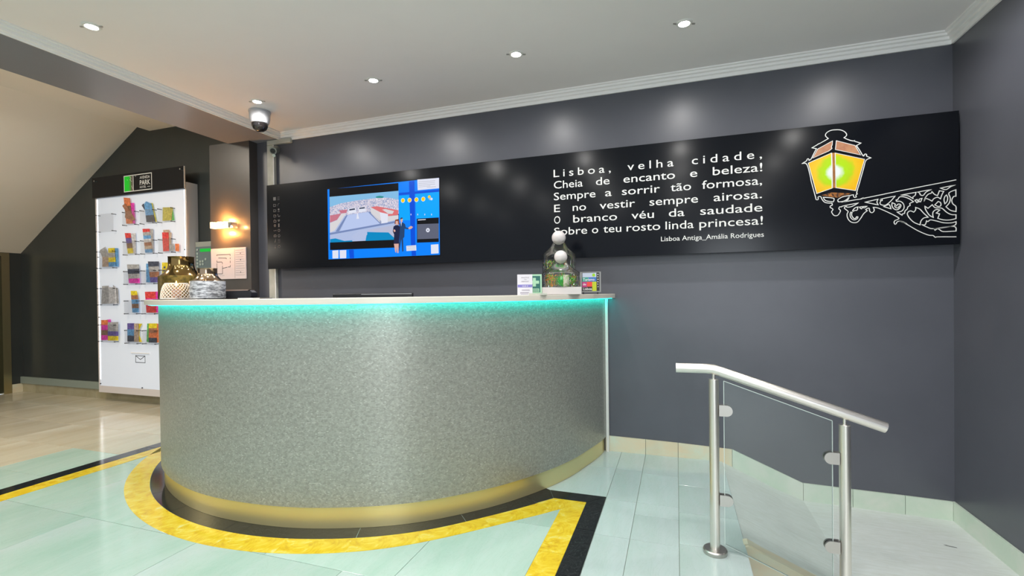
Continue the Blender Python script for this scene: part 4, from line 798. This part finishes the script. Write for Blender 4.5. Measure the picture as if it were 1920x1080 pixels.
# front jar sits forward on the block, the tall one behind and left
jf = jar(-.667, 2.880, .1165, .038, .098, .168, .040, 'squat glass jar with white ball stopper on the white block', '')
jb = jar(-.733, 3.112, .110, .042, .230, .311, .046, 'tall glass jar with white ball stopper behind the squat jar', '')
def plant(x, y, z, r, h, cols, n, label, star=False):
    bm = bmesh.new()
    for k in range(n):
        a = random.uniform(0, 2*PI); rr = r*math.sqrt(random.random())*(0.25 if star else 1); zz = 0 if star else h*random.random()**.8
        c = Vector((rr*math.cos(a), rr*math.sin(a), zz))
        d_ = Vector((math.cos(a)*.7+random.uniform(-.5, .5), math.sin(a)*.7+random.uniform(-.5, .5), random.uniform(.3, 1.2))).normalized()
        s = Vector((-d_.y, d_.x, 0)).normalized() if abs(d_.z) < .99 else Vector((1, 0, 0))
        ln = (h*.9 if star else random.uniform(.010, .018)); wd = .0022 if not star else .0028
        p0 = c; p1 = c+d_*ln*.5+s*wd; p2 = c+d_*ln; p3 = c+d_*ln*.5-s*wd
        vs = [bm.verts.new(p) for p in (p0, p1, p2, p3)]; f = bm.faces.new(vs); f.material_index = random.randrange(len(cols))
    bm_tube(bm, [(0, 0, 0), (0, 0, h*.8)], .002, 5)
    me = bpy.data.meshes.new('artificial_plant'); bm.to_mesh(me); bm.free()
    o = link('artificial_plant', me, None, cols); o.location = (x, y, z); tag(o, label, 'plant'); return o
gA = mat('moss_green', (.06, .42, .03), .6); gB = mat('moss_bright', (.18, .72, .12), .6); gO = mat('moss_orange', (.75, .24, .04), .6); gY = mat('moss_olive', (.45, .46, .06), .6); gT = mat('leaf_emerald', (.02, .60, .16), .5)
plant(-.722, 2.865, ZB+.002, .040, .070, [gO, gY, gO, gA], 300, 'orange and olive artificial moss clump at the left inside the squat jar')
plant(-.655, 2.895, ZB+.002, .026, .095, [gT, gB], 110, 'emerald spiky artificial plant in the middle of the squat jar', True)
plant(-.598, 2.905, ZB+.002, .020, .065, [gA, gB, gO], 130, 'small bright green artificial sprig at the right inside the squat jar')
plant(-.795, 3.095, ZB+.002, .034, .175, [gA, gB, gO, gY], 330, 'tall green and orange artificial moss at the left inside the tall jar')
plant(-.712, 3.125, ZB+.002, .026, .19, [gA, gB, gO, gY], 240, 'second tall moss clump, right of the first, inside the tall jar')
cc = empty('printed_tube', 'pale tube printed with bright leaves standing in the squat jar', 'ornament', (-.625, 2.835, ZB+.002))
lathe('tube_body', [(0, 0), (.017, 0), (.018, .002), (.018, .070), (.016, .072), (0, .072)], 0, 0, 0, noisy('leaf_print', (.62, .60, .50), (.20, .42, .08), 90, .5, 0, 3, None, 0, 0, .5, .50, .60), cc, 20, False)
# tourism plate on its little stand
tu = empty('tourism_plate', 'small colour-block plate reading Turismo de Lisboa on a clear stand', 'plaque', (-.520, 3.08, ZT+.0005)); tu.rotation_euler.z = .12
box('acrylic_plate', -.066, .066, -.002, .003, .012, .143, mat('frosted_acrylic', (.26, .26, .255), .3), tu, .001)
ft = lambda p, d: (p[0]/1000, -.0022-d, p[1]/1000)
def tp(name, x0, x1, z0, z1, c, lay=0, r=.4):
    bm = bmesh.new(); bm_prism(bm, [(x0, z0), (x1, z0), (x1, z1), (x0, z1)], lambda p, d: ft(p, d+lay*.0006), .0005); from_bm(name, bm, [mat(name, c, r)], tu)
tp('black_field', -54, 57, 20, 138, (.015, .012, .012))
tp('silver_block', -51, 38, 108, 136, (.50, .55, .68), 1); tp('teal_block', -52, -12, 80, 107.5, (.02, .30, .24), 1); tp('blue_block', -12, 38, 80, 107.5, (.03, .16, .50), 1)
tp('magenta_block', -52, -22, 45, 79.5, (.50, .03, .20), 1); tp('red_block', -22, 11, 48, 79.5, (.80, .05, .03), 1); tp('lime_block', 11, 38, 20, 79.5, (.50, .58, 0), 1)
bm = bmesh.new(); bm_prism(bm, circ(21, 122, 10, 20), lambda p, d: ft(p, d+.0013), .0004); from_bm('lime_disc', bm, [mat('lime', (.30, .60, 0), .4)], tu)
ft2 = lambda p, d: ft(p, d+.0008)
bm = bmesh.new(); put_text(bm, 'Turismo', -48, 26, 86, 17, ft2, .012); put_text(bm, 'de', -48, -28, 57, 14, ft2, .012); put_text(bm, 'Lisboa', -47, 9, 26, 17, lambda p, d: ft(p, d+.0014), .012)
for i, (z, s_) in enumerate(((122, 'M'), (107, 'E'), (91, 'M'), (75, 'B'), (60, 'R'), (44, 'O'))): put_text(bm, s_, 44, 51, z, 7, ft2, .02)
from_bm('plate_lettering', bm, [M['white']], tu)
for x in (-.045, .045): tube('peg', [(x, .0, 0), (x, .0, .0125)], .0035, M['dark'], tu, 8)
# ------------------------------------------------------------------ stair railing
rl = empty('stair_railing', 'brushed steel railing with glass panel at the top of the steps', 'railing', (.15, 2.268, 0))
Y0 = 2.268
hp = [(-.004, Y0, .808), (.12, Y0, .809), (.150, Y0, .807), (.180, Y0, .798), (.780, Y0, .600)]
bm = bmesh.new(); bm_tube(bm, hp, .0215, 28); from_bm('handrail', bm, [M['steel']], rl, True, 40)
for x, zb, zt, zr in ((.152, .0, .764, .79), (.641, -.174, .601, .632)):
    lathe('post', [(0, .001), (.0205, .001), (.0205, zt-zb-.001), (.0195, zt-zb), (0, zt-zb)], x, Y0, zb, M['steel'], rl, 28, False)
    lathe('base_flange', [(.022, .0005), (.049, .0005), (.050, .004), (.050, .015), (.046, .020), (.022, .021)], x, Y0, zb, M['clamp'], rl, 32, True)
    tube('stem', [(x, Y0, zt), (x, Y0, zr)], .0065, M['steel'], rl, 12)
gl = [(.192, .044), (.192, .757), (.597, .614), (.597, -.118)]
prism('glass_panel', gl, lambda p, d: (p[0], Y0-.004+d, p[1]), .008, M['glass'], rl)
bm = bmesh.new()
for a, b in ((gl[0], gl[1]), (gl[1], gl[2]), (gl[2], gl[3]), (gl[3], gl[0])):
    va, vb = Vector(a), Vector(b); dd = (vb-va).normalized(); nn = Vector((-dd.y, dd.x))*.0012
    bm_prism(bm, [tuple(va+nn), tuple(vb+nn), tuple(vb-nn), tuple(va-nn)], lambda p, d: (p[0], Y0-.0035+d, p[1]), .007)
from_bm('glass_edge', bm, [M['edge']], rl)
def clampf(x, z, s):
    for yo in (-.014, .0045):
        pts = [(0, -.024), (.030, -.024)]+[(.030+.024*math.sin(a), -.024*math.cos(a)) for a in [PI*k/12 for k in range(1, 12)]]+[(.030, .024), (0, .024)]
        bm = bmesh.new(); bm_prism(bm, [(x+s*p[0], z+p[1]) for p in pts], lambda p, d: (p[0], Y0+yo+d, p[1]), .0095)
        yield from_bm('glass_clamp', bm, [M['clamp']], rl)
for x, z, s in ((.172, .629, 1), (.172, .237, 1), (.620, .463, -1), (.620, .100, -1)):
    for o in clampf(x, z, s): pass
adopt(rl)
